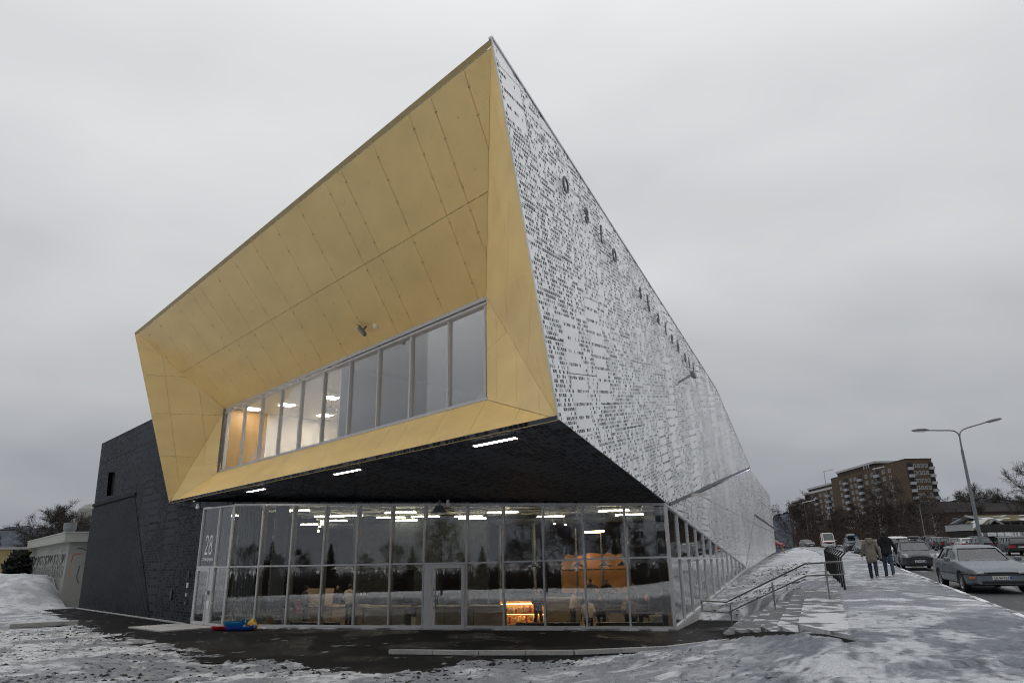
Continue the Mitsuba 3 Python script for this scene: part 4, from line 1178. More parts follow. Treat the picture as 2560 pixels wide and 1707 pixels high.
TBK = 'dining tables inside the glass'
def table(label, x, y, L):
    key = thing('table', label, 'table')
    part(key, 'table_top', MB().obox(V(x, y, FZ + 0.74), V(L / 2, -0.1 * L / 2, 0), V(0.03, 0.38, 0), V(0, 0, 0.02)).out, 'wall_dark')
    for i in (-1, 1):
        for j in (-1, 1):
            c = V(x + i * (L / 2 - 0.1), y + j * 0.3 - i * 0.1 * L / 2, FZ)
            part(key, 'leg', MB().tube([c, c + V(0, 0, 0.72)], 0.02, 6).out, 'black_steel')
table('long dark table with seated people behind the right panes', 4.3, 33.0, 3.6)
table('dark table farther back behind the seated people', 4.9, 35.6, 3.0)
def stool(x, y):
    key = thing('stool', 'dark stool drawn up to the tables behind the right panes', 'stool', 'stools at the tables inside')
    part(key, 'seat', MB().tube([V(x, y, FZ + 0.44), V(x, y, FZ + 0.48)], 0.19, 14).out, 'wall_dark')
    for a in (0.6, 2.2, 3.8, 5.4):
        part(key, 'leg', MB().tube([V(x + .08 * math.cos(a), y + .08 * math.sin(a), FZ + .45), V(x + .2 * math.cos(a), y + .2 * math.sin(a), FZ)], 0.014, 6).out, 'black_steel')
seats = [(3.1, 32.3), (3.75, 33.65), (5.0, 33.55), (5.9, 32.9), (5.0, 32.2), (4.3, 36.2)]
for x, y in seats:
    stool(x, y)
BN = thing('waste_bin', 'white bucket-shaped bin standing by the right corner inside the glass', 'bin')
bm = lathe([(0, 0), (0.19, 0), (0.26, 0.58), (0.28, 0.58), (0.28, 0.62), (0.24, 0.62), (0.18, 0.03), (0, 0.03)], 20); bm.apply_translation((5.75, 31.0, FZ))
scene[BN] = mikit.ply(bm, 'bin_white', 30)
part(BN, 'stripe', moved(lathe([(0.245, 0.36), (0.25, 0.36), (0.256, 0.42), (0.251, 0.42)], 20), place(5.75, 31.0, FZ)), 'pale_blue_cloth')

# the orange ramp wall at the back with its lamp
RW = thing('ramp_wall', 'orange plywood ramp wall with a curved right end glowing at the back of the hall', 'ramp')
prof2 = [(2.7, -1.1), (8.6, -1.1)] + [(8.6 - 2.0 * math.sin(t) - 0.1, -1.0 + 2.9 * (1 - math.cos(t)) + 0.15) for t in np.linspace(0, 1.45, 14)] + [(6.3, 2.12), (6.0, 2.05), (5.5, 2.2), (5.3, 2.1), (4.4, 2.2), (3.7, 2.0), (3.1, 2.15), (2.7, 1.6)]
rf_ = (V(0, 43.6, 0), V(1, 0, 0), V(0, 0, 1), V(0, -1, 0))
scene[RW] = mikit.ply(slab(Polygon(prof2).buffer(0), rf_, -0.3, 0.0), 'ramp_orange')
part(RW, 'coping_rail', MB().tube([V(2.6, 43.4, 1.25), V(8.6, 43.4, 1.25)], 0.03, 8).out, 'black_steel')
for x in (3.6, 5.1, 6.7):
    part(RW, 'post', MB().tube([V(x, 43.3, FZ), V(x, 43.3, 3.6)], 0.06, 8).out, 'galvanised', 40)
single('ramp_deck', MB().box((1.8, 42.3, FZ), (9.2, 42.9, 0.0)).out, 'wall_dark', 'low dark deck wall along the foot of the orange ramp wall', 'deck')
FL = thing('floodlight', 'warm floodlight shining onto the orange ramp wall', 'floodlight')
scene[FL] = mikit.ply(MB().box((3.95, 42.2, 3.4), (5.25, 42.5, 3.6)).out, 'black_steel')
add_glow(FL, 'lens', MB().obox(V(4.6, 42.35, 3.35), V(0.6, 0, 0), V(0, 0.12, -0.05), V(0, -0.004, -0.012)).out, (11, 5.8, 2.2))

# people inside
GP = None
person('person in black leaning in front of the amber shelves right of the door', (0.95, 33.0, FZ), 2.6, 1.70, 'black_cloth', 'denim_blue', stride=0.12, arms=((.05, .1), (.05, .15)), fold=(0.6, 0.9))
person('person in a white top standing at the end of the bar counter', (2.55, 34.2, FZ), 1.2, 1.52, 'white_cloth', 'denim_dark', 'hair_fair', lean=0.12, fold=(0.8, 0.8))
person('person in a grey shirt with both arms out against the orange wall', (4.15, 41.2, FZ), 3.1, 1.83, 'grey_cloth', 'black_cloth', arm_up=(0.7, 0.15), arms=((.2, .05), (.12, .05)), headgear='hat')
person('long-haired person in black standing right of the grey-shirted one against the orange wall', (5.05, 41.4, FZ), 3.3, 1.80, 'black_cloth', 'black_cloth', coat=0.15, hair_len=0.22, arm_up=(0.55, 0.0), arms=((.2, .05), (.22, .1)))
person('dark-clad person at the right end of the orange wall', (6.35, 40.4, FZ), 3.0, 1.66, 'black_cloth', 'black_cloth', coat=0.1, fold=(0.9, 0.6))
person('person with a red and white bag on the back at the left counter', (-10.35, 36.5, FZ), 0.9, 1.86, 'grey_cloth', 'denim_dark', 'hair_dark', fold=(0.7, 0.7))
single('shoulder_bag', tm(rounded_box((-10.78, 36.2, -0.45), (-10.5, 36.5, 0.12), 0.06)), 'red_cloth', 'red bag hanging at the back of the person at the left counter', 'bag', None, 30)
person('person serving behind the tilted board on the left counter', (-9.25, 38.5, FZ), 3.2, 1.84, 'black_cloth', 'black_cloth', fold=(0.8, 0.5))
person('person in a pale blue shirt with hair in a knot at the left counter', (-8.2, 36.6, FZ), 0.3, 1.90, 'pale_blue_cloth', 'black_cloth', 'hair_dark', fold=(0.6, 0.6))
person('seated person in a white shirt with back to the glass', (3.1, 32.3, FZ), 0.1, 1.72, 'white_cloth', 'denim_dark', sit=True, fold=(0.9, 0.9), lean=0.1)
person('seated person resting both arms on the long table', (3.75, 33.65, FZ), 3.1, 1.80, 'black_cloth', 'denim_dark', sit=True, fold=(1, 1), lean=0.1)
person('seated person in grey with back to the glass', (5.0, 32.2, FZ), 0.0, 1.76, 'grey_cloth', 'denim_dark', sit=True, fold=(0.9, 0.9), lean=0.08)
person('seated person in a beige top leaning over the long table', (5.0, 33.55, FZ), 3.2, 1.70, 'beige_cloth', 'denim_dark', 'hair_fair', sit=True, fold=(1, 1), lean=0.12)
person('fair-haired seated person nearest the right corner', (5.9, 32.9, FZ), -1.3, 1.78, 'black_cloth', 'denim_dark', 'hair_fair', sit=True, fold=(0.9, 0.9), lean=0.1, hair_len=0.12)

# ---------------------------------------------------------------- the room behind the upper window band
UF, UC = 5.98, 9.16
M('white_wall', pr((0.78, 0.78, 0.77), 0.7))
M('wood_wall', pr(lambda p, n, uv: mi.Color3f(0.36, 0.225, 0.10) * (0.85 + 0.3 * tfbm(p.x * 6, p.y * 6, p.z * 0.6, 3)), 0.5))
M('upper_ceiling', pr((0.66, 0.66, 0.65), 0.8))
UR = holder(HALL, 'upper_room')
up = lambda s, d, z: iBR + s * D1 - N1 * d + V(0, 0, z - iBR[2])
rp_ = [(0.15, 0.2), (20.0, 0.2), (20.0, 7.7), (3.85, 7.7)]
um = MB()
def room_slab(z0, z1):
    q = np.array([up(a_, b_, 0)[:2] for a_, b_ in rp_])
    m = trimesh.creation.extrude_polygon(Polygon(q), z1 - z0, engine='earcut'); m.vertices[:, 2] += z0
    return m
scene[UR] = mikit.ply(room_slab(UF - 0.1, UF), 'floor_grey')
part(UR, 'ceiling', room_slab(UC, UC + 0.1), 'upper_ceiling')
part(UR, 'back_wall', MB().bar(up(20.0, 7.75, 7.55), up(3.9, 7.75, 7.55), 0.1, 3.4).out, 'white_wall')
part(UR, 'end_wall', MB().bar(up(0.2, 0.3, 7.55), up(3.9, 7.75, 7.55), 0.1, 3.4).out, 'white_wall')
part(UR, 'wood_wall', MB().obox(up(19.98, 1.2, 7.55), D1 * 0.05, N1 * 0.98, V(0, 0, 1.7)).out, 'wood_wall')
part(UR, 'end_wall', MB().obox(up(19.98, 5.0, 7.55), D1 * 0.05, N1 * 2.8, V(0, 0, 1.7)).out, 'white_wall')
part(UR, 'partition', MB().obox(up(9.8, 4.2, 7.55), D1 * 0.05, N1 * 3.45, V(0, 0, 1.66)).out, 'white_wall')
for s, d, p_ in ((19.2, 1.1, 1), (17.3, 2.0, 1), (18.4, 4.6, 1), (14.6, 2.9, 1), (12.4, 5.4, 1)):
    key = thing('square_ceiling_light', 'square lit panel in the ceiling behind the upper window band', 'ceiling lamp', 'square lights behind the upper windows')
    scene[key] = mikit.ply(MB().obox(up(s, d, UC - 0.015), D1 * 0.34, N1 * 0.34, V(0, 0, 0.012)).out, 'white_paint')
    add_glow(key, 'diffuser', MB().obox(up(s, d, UC - 0.035), D1 * 0.31, N1 * 0.31, V(0, 0, 0.007)).out, (6, 5.2, 4.0))
PJ = thing('projector', 'white projector hanging from the ceiling behind the fifth upper pane', 'projector')
pc = up(12.3, 1.7, 8.0)
scene[PJ] = mikit.ply(tm(rounded_box(pc - V(.25, .2, .07), pc + V(.25, .2, .07), .03)), 'white_paint', 30)
part(PJ, 'rod', MB().tube([pc + V(0, 0, .05), pc + V(0, 0, 1.15)], .02, 6).out, 'white_paint')

# ---------------------------------------------------------------- small things fixed to the hall
SG_ = thing('wall_lettering', 'spaced dark lowercase letters reading oslo skatehall high on the silver wall', 'lettering')
M('letter_dark', pr((0.10, 0.11, 0.125), 0.4, 0.2))
for ch, s in zip('osloskatehall', (-10.85, -8.95, -7.32, -5.98, -2.27, -0.90, 0.85, 2.50, 3.85, 5.35, 7.2, 8.58, 9.88)):
    m = meshkit.text_mesh(ch, 0.58, 0.04)
    m.vertices -= V(m.bounds[0][0], 0, 0)
    if ch in 'o':
        m.vertices[:, 0] *= 1.15
    A_ = np.eye(4); A_[:3, 0], A_[:3, 1], A_[:3, 2], A_[:3, 3] = D2, V(0, 0, 1), E2, to3(side, V(s, 10.88), 0.09)
    part(SG_, 'letter', moved(m, A_), 'letter_dark')
pins = MB()
for s in (-10.6, -8.7, -7.25, -5.7, -2.1, -0.8, 1.0, 2.6, 4.0, 5.5, 7.4, 8.65, 9.95):
    pins.tube([to3(side, V(s, 10.95), 0.0), to3(side, V(s, 10.95), 0.10)], 0.012, 5).tube([to3(side, V(s, 11.2), 0.0), to3(side, V(s, 11.2), 0.10)], 0.012, 5)
lab(part(SG_, 'fixing_pin', pins.out, 'alu_dark'), kind='stuff')
wc_ = thing('wall_camera', 'grey camera on a bent arm below the lettering on the silver wall', 'security camera')
part(wc_, 'arm', MB().tube([to3(side, V(5.2, 9.35), 0.0), to3(side, V(5.3, 9.55), 0.35), to3(side, V(5.6, 9.75), 0.55)], 0.05, 8).out, 'galvanised', 40)
part(wc_, 'housing', MB().obox(to3(side, V(6.0, 9.85), 0.6), D2 * 0.4, E2 * 0.09, V(0, 0, .09)).out, 'galvanised')

NB = thing('house_number', 'white number 28 with a street name below it on the glass over the side door', 'house number')
def flat_text(parent, nm, text, h, fr, u, v, mat, t=0.004, sx=1.0, bold=False):
    m = meshkit.text_mesh(text, h, t, bold=bold)
    m.vertices[:, 0] = (m.vertices[:, 0] - m.bounds[0][0]) * sx
    A_ = np.eye(4); A_[:3, 0], A_[:3, 1], A_[:3, 2], A_[:3, 3] = fr[1], fr[2], fr[3], to3(fr, V(u, v), 0.0)
    return part(parent, nm, moved(m, A_), mat)
ef2 = (ef[0] + ef[3] * -0.036, ef[1], ef[2], ef[3])
flat_text(NB, 'digit', '2', 0.82, ef2, 0.48, 2.22, 'white_paint', sx=0.55)
flat_text(NB, 'digit', '8', 0.82, ef2, 0.86, 2.22, 'white_paint', sx=0.55)
flat_text(NB, 'street_name', 'Stavangergata', 0.125, ef2, 0.38, 1.98, 'white_paint', sx=0.85, bold=True)
NT = thing('door_notice', 'small white paper notice taped beside the handle of the side door', 'notice')
nf_ = (ef[0] + ef[3] * 0.045, ef[1], ef[2], ef[3])
scene[NT] = mikit.ply(slab(sbox(1.36, 0.05, 1.60, 0.36), nf_, 0.0, 0.004), 'white_paint')
single('push_plate', slab(sbox(1.42, 0.62, 1.52, 0.74), nf_, 0.0, 0.03), 'green_plate', 'small green box on the post beside the side door', 'door switch') if False else None
M('green_plate', pr((0.02, 0.18, 0.10), 0.5))
single('door_switch', slab(sbox(1.42, 0.60, 1.53, 0.76), nf_, 0.0, 0.03), 'green_plate', 'small green box on the post beside the side door', 'switch')

ns_ = np.cross(LB_ - R_, Bt - R_); ns_ /= np.linalg.norm(ns_); ns_ = ns_ if ns_[2] < 0 else -ns_
inn2 = -N1 + ns_ * (N1 @ ns_); inn2 /= np.linalg.norm(inn2)
for i, s in enumerate((2.7, 10.1, 17.3, 24.6)):
    key = thing('soffit_light', ['lit strip lamp under the gold edge nearest the prow', 'lit strip lamp under the gold edge, second from the prow', 'lit strip lamp under the gold edge, second from the dark wall',
                                 'lit strip lamp under the gold edge nearest the dark wall'][i], 'strip lamp', 'strip lamps under the overhang')
    c = R_ + D1 * s + inn2 * (0.45 if i < 3 else 0.30) + ns_ * 0.035
    scene[key] = mikit.ply(MB().obox(c, D1 * 0.83, inn2 * 0.07, ns_ * 0.03).out, 'alu_dark')
    add_glow(key, 'tube', MB().obox(c + ns_ * 0.037, D1 * 0.80, inn2 * 0.05, ns_ * 0.006).out, (4.5, 3.9, 3.1))
SLT = thing('slot_light', 'long thin violet-white light line in the slot of the silver wall', 'light strip')
add_glow(SLT, 'tube', MB().bar(to3(side, V(0.8, 3.64), 0.025), to3(side, V(40.2, 9.36), 0.025), 0.02, 0.028).out, (0.32, 0.29, 0.40))

def cctv(label, p, aim, ball=False):
    key = thing('security_camera', label, 'security camera')
    aim = np.asarray(aim, float) / np.linalg.norm(aim)
    if ball:
        scene[key] = mikit.ply(tm(sphere(p, 0.085, 16)), 'white_paint', True)
        part(key, 'mount', MB().tube([p + V(0, 0, .05), p + V(0, 0, .16)], .06, 10).out, 'alu')
    else:
        scene[key] = mikit.ply(MB().tube([p - aim * .22, p + aim * .22], .07, 12).out, 'galvanised', 40)
        part(key, 'sun_shield', MB().obox(p + V(0, 0, .08), aim * .26, np.cross(aim, V(0, 0, 1)) * .08, V(0, 0, .012)).out, 'alu_dark')
        part(key, 'bracket', MB().tube([p - ft[3] * 0.05, p - ft[3] * 0.26], .03, 8).out, 'alu_dark')
cctv('grey bullet camera fixed to the gold overhang above the window band', to3(ft, to2(ft, V(-5.03, 22.95, 9.57)), 0.26), (0.4, -0.3, -0.5))
c8 = thing('security_camera', 'small white dome camera beside the bullet camera on the gold overhang', 'security camera')
scene[c8] = mikit.ply(tm(sphere(to3(ft, to2(ft, V(-4.6, 22.65, 9.53)), 0.06), 0.08, 14)), 'white_paint', True)
cctv('small white dome camera under the soffit above the glazed door', V(-2.55, 27.45, 3.86), (0, 0, 1), True)
cctv('small white dome camera under the soffit at the top left of the glass', V(-14.0, 31.6, 4.22), (0, 0, 1), True)
PR = thing('wall_floodlight', 'grey hooded floodlight under the soffit above the glazed door', 'floodlight')
pc = V(-2.9, 27.6, 3.62)
scene[PR] = mikit.ply(tm(m3.Manifold.hull_points([(pc + V(*q)).tolist() for q in ((-.13, 0, .2), (.13, 0, .2), (-.13, .25, .2), (.13, .25, .2), (-.27, -.16, -.08), (.27, -.16, -.08), (-.25, .16, -.08), (.25, .16, -.08))])), 'galvanised')
part(PR, 'hood', MB().bar(pc + V(-.29, -.2, -.1), pc + V(.29, -.2, -.1), .04, .05).bar(pc + V(-.29, -.2, -.1), pc + V(-.29, .1, -.1), .04, .05).bar(pc + V(.29, -.2, -.1), pc + V(.29, .1, -.1), .04, .05).out, 'alu')
part(PR, 'lens', MB().obox(pc + V(0, -.02, -.085), V(.22, 0, 0), V(0, .12, 0), V(0, 0, .008)).out, 'shade_black')
part(PR, 'arm', MB().tube([pc + V(0, .1, .2), pc + V(0, .1, .42)], .04, 8).out, 'galvanised')

# sledges left by the glass
M('sled_blue', pr((0.02, 0.08, 0.42), 0.35)); M('sled_cyan', pr(tint((0.01, 0.19, 0.40), 0.2, 6), 0.4)); M('sled_red', pr((0.45, 0.02, 0.025), 0.35)); M('sled_yellow', pr(tint((0.50, 0.30, 0.03), 0.2, 8), 0.45))
def sled(label, c, ang, L, W, H, mat):
    """A moulded tub sledge: raised rim, hollow middle, turned-up nose."""
    n, r = 26, 9
    u = np.linspace(-1, 1, n); w = np.linspace(-1, 1, r * 2 + 1)
    Ug, Wg = np.meshgrid(u, w, indexing='ij')
    half = W / 2 * np.clip(1 - np.abs(Ug) ** 4 * 0.55, 0, 1)
    x = Ug * L / 2; y = Wg * half
    z = 0.03 + H * (np.abs(Wg) ** 3) * 0.9 + H * 0.7 * np.clip((Ug - 0.45) / 0.55, 0, 1) ** 2 + 0.2 * H * np.clip((-Ug - 0.7) / 0.3, 0, 1)
    c_, s_ = math.cos(ang), math.sin(ang)
    X_, Y_ = c[0] + c_ * x - s_ * y, c[1] + s_ * x + c_ * y
    v1, f1 = sheet(X_, Y_, c[2] + z); v2, _ = sheet(X_, Y_, c[2] + z - 0.025)
    v = np.vstack([v1, v2]); N_ = len(v1); m_ = r * 2 + 1
    rim = np.concatenate([np.arange(0, m_), np.arange(2 * m_ - 1, N_, m_), np.arange(N_ - 2, N_ - m_ - 1, -1), np.arange(N_ - 2 * m_, 0, -m_)])
    nx_ = np.roll(rim, -1)
    side_f = np.stack([rim, nx_, nx_ + N_, rim + N_], 1)
    key = single('sledge', (v, np.vstack([f1, f1[:, ::-1] + N_, side_f])), mat, label, 'sledge', None, 35)
    e0 = V(c[0] + c_ * L * .48, c[1] + s_ * L * .48, c[2] + H * .7)
    part(key, 'pull_cord', MB().tube([e0, e0 + V(c_ * .2, s_ * .2, -.08), e0 + V(c_ * .3 - s_ * .2, s_ * .3 + c_ * .2, -H * .6)], 0.012, 6).out, 'rubber')
sled('red plastic sledge at the left end of the small heap by the glass', (-11.45, 29.2, -0.65), 0.2, 0.72, 0.34, 0.13, 'sled_red')
sled('long dark blue plastic sledge lying under the lighter blue one', (-10.65, 29.0, -0.65), -0.15, 1.15, 0.38, 0.12, 'sled_blue')
sled('bright blue sledge lying tilted on top of the heap', (-10.95, 29.2, -0.54), -0.1, 0.85, 0.40, 0.18, 'sled_cyan')
yb = m3.Manifold.batch_hull([sphere((-10.45, 29.35, -0.50), .14, 14), sphere((-10.2, 29.3, -0.51), .13, 14), sphere((-10.34, 29.35, -0.34), .11, 14)])
ym = smooth_mesh(yb, 0.05, 3); ym.vertices += ym.vertex_normals * ((meshkit.fbm(ym.vertices * 7, 3) - 0.5) * 0.14)[:, None]
single('yellow_sack', ym, 'sled_yellow', 'crumpled yellow plastic sack behind the blue sledges', 'sack', None, True)
# ---------------------------------------------------------------- cars
def paint(key, col, metal=0.35, rough=0.32):
    M(key, pr(tint(col, 0.10, 1.5, 0.05, 40), rough, metal, 0.5, clearcoat=0.6, clearcoat_gloss=0.9))
    return key


PAINTS = dict(silver=(0.15, 0.175, 0.20), dark=(0.035, 0.04, 0.048), white=(0.62, 0.62, 0.61), black=(0.014, 0.015, 0.017), grey=(0.12, 0.125, 0.135), green=(0.05, 0.075, 0.07), blue=(0.03, 0.05, 0.09), red=(0.28, 0.02, 0.02), pale=(0.42, 0.43, 0.43))
for k_, c_ in PAINTS.items():
    paint('paint_' + k_, c_)
M('car_glass', pr((0.022, 0.028, 0.032), 0.06, 0.0, 0.8))
M('lamp_clear', pr((0.16, 0.175, 0.185), 0.12, 0.5, 0.8, clearcoat=1.0))
M('lamp_amber', pr((0.55, 0.15, 0.02), 0.2))
M('lamp_red', pr((0.32, 0.012, 0.012), 0.2))
M('grille_black', pr((0.012, 0.012, 0.013), 0.4))
M('chrome', pr((0.55, 0.56, 0.58), 0.18, 1.0))
M('rim', pr((0.33, 0.34, 0.35), 0.35, 0.7))
M('plate_white', pr((0.58, 0.58, 0.56), 0.5))
M('plate_blue', pr((0.02, 0.06, 0.30), 0.5))
M('print_black', pr((0.02, 0.02, 0.02), 0.6))


def interp(x, pts, smooth=0.10):
    xs, ys = zip(*pts)
    o = np.linspace(-1, 1, 9) * smooth
    return np.mean([np.interp(np.asarray(x) + d, xs, ys) for d in o], 0)


def car_hull(L, W, belt, roof, under, plan, roofw=0.74, n=64):
    """Closed skin of a car: belt and roof are height profiles along x (nose at +x), plan the half-width factor."""
    xs = np.concatenate([-L / 2 + L * 0.5 * (1 - np.cos(np.linspace(0, np.pi, n)))])
    zb, zr, zu, hp = interp(xs, belt), interp(xs, roof), interp(xs, under), interp(xs, plan) * W / 2
    zr = np.maximum(zr, zb + 0.012)
    rings = []
    for x, b, r, u, h in zip(xs, zb, zr, zu, hp):
        d = b - u
        f = np.clip((r - b) / 0.45, 0, 1)
        pts = [(0, u), (0.70 * h, u), (0.93 * h, u + 0.03 * d / 0.5), (0.985 * h, u + 0.16 * d), (1.0 * h, u + 0.45 * d), (0.992 * h, u + 0.72 * d), (0.965 * h, u + 0.92 * d), (0.93 * h, b)]
        top = roofw * h
        for q in (0.08, 0.3, 0.6, 0.85):
            pts.append(((0.915 + (top / h - 0.915) * q) * h, b + (r - b) * q * 0.97))
        pts += [(top * 0.965, b + (r - b) * 0.965), (top * 0.86, r), (top * 0.5, r + 0.022), (0, r + 0.028)]
        half = np.array(pts)
        full = np.vstack([half, (half * V(-1, 1))[1:-1][::-1]])
        rings.append(np.c_[np.full(len(full), x), full])
    R = np.array(rings); m = R.shape[1]
    v = R.reshape(-1, 3)
    i, j = np.meshgrid(np.arange(n - 1), np.arange(m), indexing='ij')
    q = np.stack([i * m + j, i * m + (j + 1) % m, (i + 1) * m + (j + 1) % m, (i + 1) * m + j], -1).reshape(-1, 4)
    f = np.vstack([q[:, [0, 1, 2]], q[:, [0, 2, 3]]])
    k = len(v)
    v = np.vstack([v, R[0].mean(0)[None], R[-1].mean(0)[None]])
    jj = np.arange(m)
    f = np.vstack([f, np.stack([np.full(m, k), (jj + 1) % m, jj], 1), np.stack([np.full(m, k + 1), (n - 1) * m + jj, (n - 1) * m + (jj + 1) % m], 1)])
    me = trimesh.Trimesh(v, f, process=True)
    if me.volume < 0:
        me.invert()
    return m3.Manifold(m3.Mesh(me.vertices.astype(np.float32), me.faces.astype(np.uint32)))


def xbox(lo, hi):
    lo, hi = np.asarray(lo, float), np.asarray(hi, float)
    return m3.Manifold.cube((hi - lo).tolist()).translate(lo.tolist())


def xz_prism(poly, y0, y1):
    m = trimesh.creation.extrude_polygon(Polygon(poly), y1 - y0, engine='earcut')
    v = m.vertices.copy(); v = np.c_[v[:, 0], y1 - v[:, 2], v[:, 1]]
    me = trimesh.Trimesh(v, m.faces)
    if me.volume < 0:
        me.invert()
    return m3.Manifold(m3.Mesh(me.vertices.astype(np.float32), me.faces.astype(np.uint32)))


def yz_prism(poly, x0, x1):
    m = trimesh.creation.extrude_polygon(Polygon(poly), x1 - x0, engine='earcut')
    v = m.vertices.copy(); v = np.c_[x0 + v[:, 2], v[:, 0], v[:, 1]]
    me = trimesh.Trimesh(v, m.faces)
    if me.volume < 0:
        me.invert()
    return m3.Manifold(m3.Mesh(me.vertices.astype(np.float32), me.faces.astype(np.uint32)))


def make_car(L, W, H, cowl, rf, rr, tail, hood, nose, deck, beltz=0.92, wb=(1.35, -1.30), wr=0.31, pillars=(0.0,), roofw=0.74, rear_open=True, lamp=((0.50, 0.86), (0.60, 0.76)), grille=(0.34, 0.60, 0.74), tl=(0.62, 0.82), van=False):
    """Parts of a car in its own frame. cowl, rf, rr, tail: x of windscreen foot, roof front, roof rear, rear window foot."""
    h = L / 2
    belt = [(-h, deck - 0.10), (-h + 0.12, deck), (tail, deck + 0.03), (rr, beltz + 0.02), (cowl, beltz), (cowl + 0.25, hood), (h - 0.55, nose + 0.10), (h - 0.12, nose), (h, nose - 0.13)]
    roof = [(-h, 0.2), (tail - 0.02, deck), (rr, H - 0.04), ((rr + rf) / 2, H), (rf, H - 0.05), (cowl, hood), (h, 0.2)]
    under = [(-h, 0.40), (-h + 0.35, 0.24), (h - 0.5, 0.20), (h, 0.28)]
    plan = [(-h, 0.80), (-h + 0.25, 0.93), (-h + 0.9, 1.0), (h - 1.0, 1.0), (h - 0.35, 0.92), (h, 0.72)] if not van else [(-h, 0.95), (h - 0.8, 1.0), (h - 0.2, 0.92), (h, 0.8)]
    hull = car_hull(L, W, belt, roof, under, plan, roofw)
    inner = hull.scale([0.988, 0.965, 0.982]).translate([0, 0, 0.004])
    bz, tz = beltz + 0.035, H - 0.085
    k = lambda x0, x1, z: x0 + (x1 - x0) * (z - hood) / (H - 0.05 - hood)
    front = [(cowl - 0.22, bz), (rf - 0.06, tz)]
    rear = [(tail + 0.36, bz), (rr + 0.10, tz)]
    cuts = sorted(pillars, reverse=True)
    quads = []
    xa = front
    edges = [[(c + 0.04, bz), (c + 0.04, tz), (c - 0.04, bz), (c - 0.04, tz)] for c in cuts]
    cur0, cur1 = front[0], front[1]
    for e in edges:
        quads.append([e[0], cur0, cur1, e[1]]); cur0, cur1 = e[2], e[3]
    if rear_open:
        quads.append([rear[0], cur0, cur1, rear[1]])
    side_cut = [xz_prism(q, -W, W) for q in quads]
    hw0, hw1 = W / 2 * 0.93 - 0.13, W / 2 * roofw - 0.10
    fz0 = hood + 0.05
    wind = yz_prism([(-hw0, fz0), (hw0, fz0), (hw1, H - 0.085), (-hw1, H - 0.085)], (rf + cowl) / 2 - 0.75, cowl + 0.3)
    wind = wind ^ xz_prism([(rf - 0.02, H + .05), (rf - 0.22, 0.5), (cowl + 0.4, 0.5), (cowl + 0.4, H)], -W, W)
    rz0 = deck + 0.07
    back = yz_prism([(-hw0, rz0), (hw0, rz0), (hw1, H - 0.10), (-hw1, H - 0.10)], tail - 0.4, rr - 0.02)
    back = back ^ xz_prism([(rr + 0.02, H + .1), (tail - 0.5, H + .1), (tail - 0.5, 0.5), (tail + 0.25, 0.5)], -W, W)
    arches = [m3.Manifold.cylinder(W + 1, wr + 0.055, wr + 0.055, 28, True).rotate([90, 0, 0]).translate([x, 0, wr]) ^ (xbox((x - 1, sg * W if sg < 0 else W / 2 - 0.26, -1), (x + 1, -W / 2 + 0.26 if sg < 0 else W, 2))) for x in wb for sg in (-1, 1)]
    body = hull
    for c in side_cut + [wind, back] + arches:
        body = body - c
    P = {}
    def shell(lo, hi, grow=1.006, depth=0.90):
        return (hull.scale([grow, grow, 1.0]) - hull.scale([depth, depth, 1.0])) ^ xbox(lo, hi)
    lampL = []
    (y0, y1), (z0, z1) = lamp
    for s in (-1, 1):
        lo = (h - 0.85, min(s * y0, s * 2) if s > 0 else -2, z0); hi = (h + 0.2, 2 if s > 0 else -y0, z1)
        P.setdefault('headlight', []).append(('lamp_clear', tm(shell((h - 0.62, y0 if s > 0 else -2, z0), (h + 0.2, 2 if s > 0 else -y0, z1)))))
        P.setdefault('tail_light', []).append(('lamp_red', tm(shell((-h - 0.2, 0.42 if s > 0 else -2, tl[0]), (-h + 0.34, 2 if s > 0 else -0.42, tl[1])))))
    gy, gz0, gz1 = grille
    P['grille'] = [('grille_black', tm(shell((h - 0.5, -gy, gz0), (h + 0.2, gy, gz1), 1.003)))]
    P['lower_grille'] = [('grille_black', tm(shell((h - 0.5, -0.55, 0.29), (h + 0.2, 0.55, 0.38), 1.004)))]
    P['windscreen'] = [('car_glass', tm(inner ^ wind))]
    P['rear_window'] = [('car_glass', tm(inner ^ back))]
    P['side_window'] = [('car_glass', tm(inner ^ c)) for c in side_cut]
    tyre = lathe([(wr * 0.62, -0.09), (wr * 0.94, -0.10), (wr, -0.07), (wr, 0.07), (wr * 0.94, 0.10), (wr * 0.62, 0.09)], 28)
    rim = lathe([(0, 0.03), (wr * 0.22, 0.05), (wr * 0.30, 0.02), (wr * 0.56, 0.045), (wr * 0.64, 0.085), (wr * 0.64, -0.06), (0, -0.05)], 28)
    sp = MB()
    for a in range(5):
        t = a * 2 * math.pi / 5
        sp.obox(V(math.cos(t) * wr * .36, math.sin(t) * wr * .36, 0.055), V(math.cos(t), math.sin(t), 0) * wr * .26, V(-math.sin(t), math.cos(t), 0) * wr * .07, V(0, 0, .018))
    rim = trimesh.util.concatenate([rim, sp.out])
    P['wheel'] = []
    for x in wb:
        for s in (-1, 1):
            A_ = np.eye(4); A_[:3, 0], A_[:3, 1], A_[:3, 2], A_[:3, 3] = (1, 0, 0), (0, 0, -s), (0, s, 0), (x, s * (W / 2 - 0.125), wr)
            P['wheel'].append(('rubber', moved(tyre, A_), moved(rim, A_)))
    P['number_plate'] = [('plate_white', MB().box((h - 0.03, -0.26, 0.42), (h + 0.012, 0.26, 0.53)).out), ('plate_white', MB().box((-h - 0.012, -0.26, 0.62 if not van else 0.6), (-h + 0.03, 0.26, 0.73)).out)]
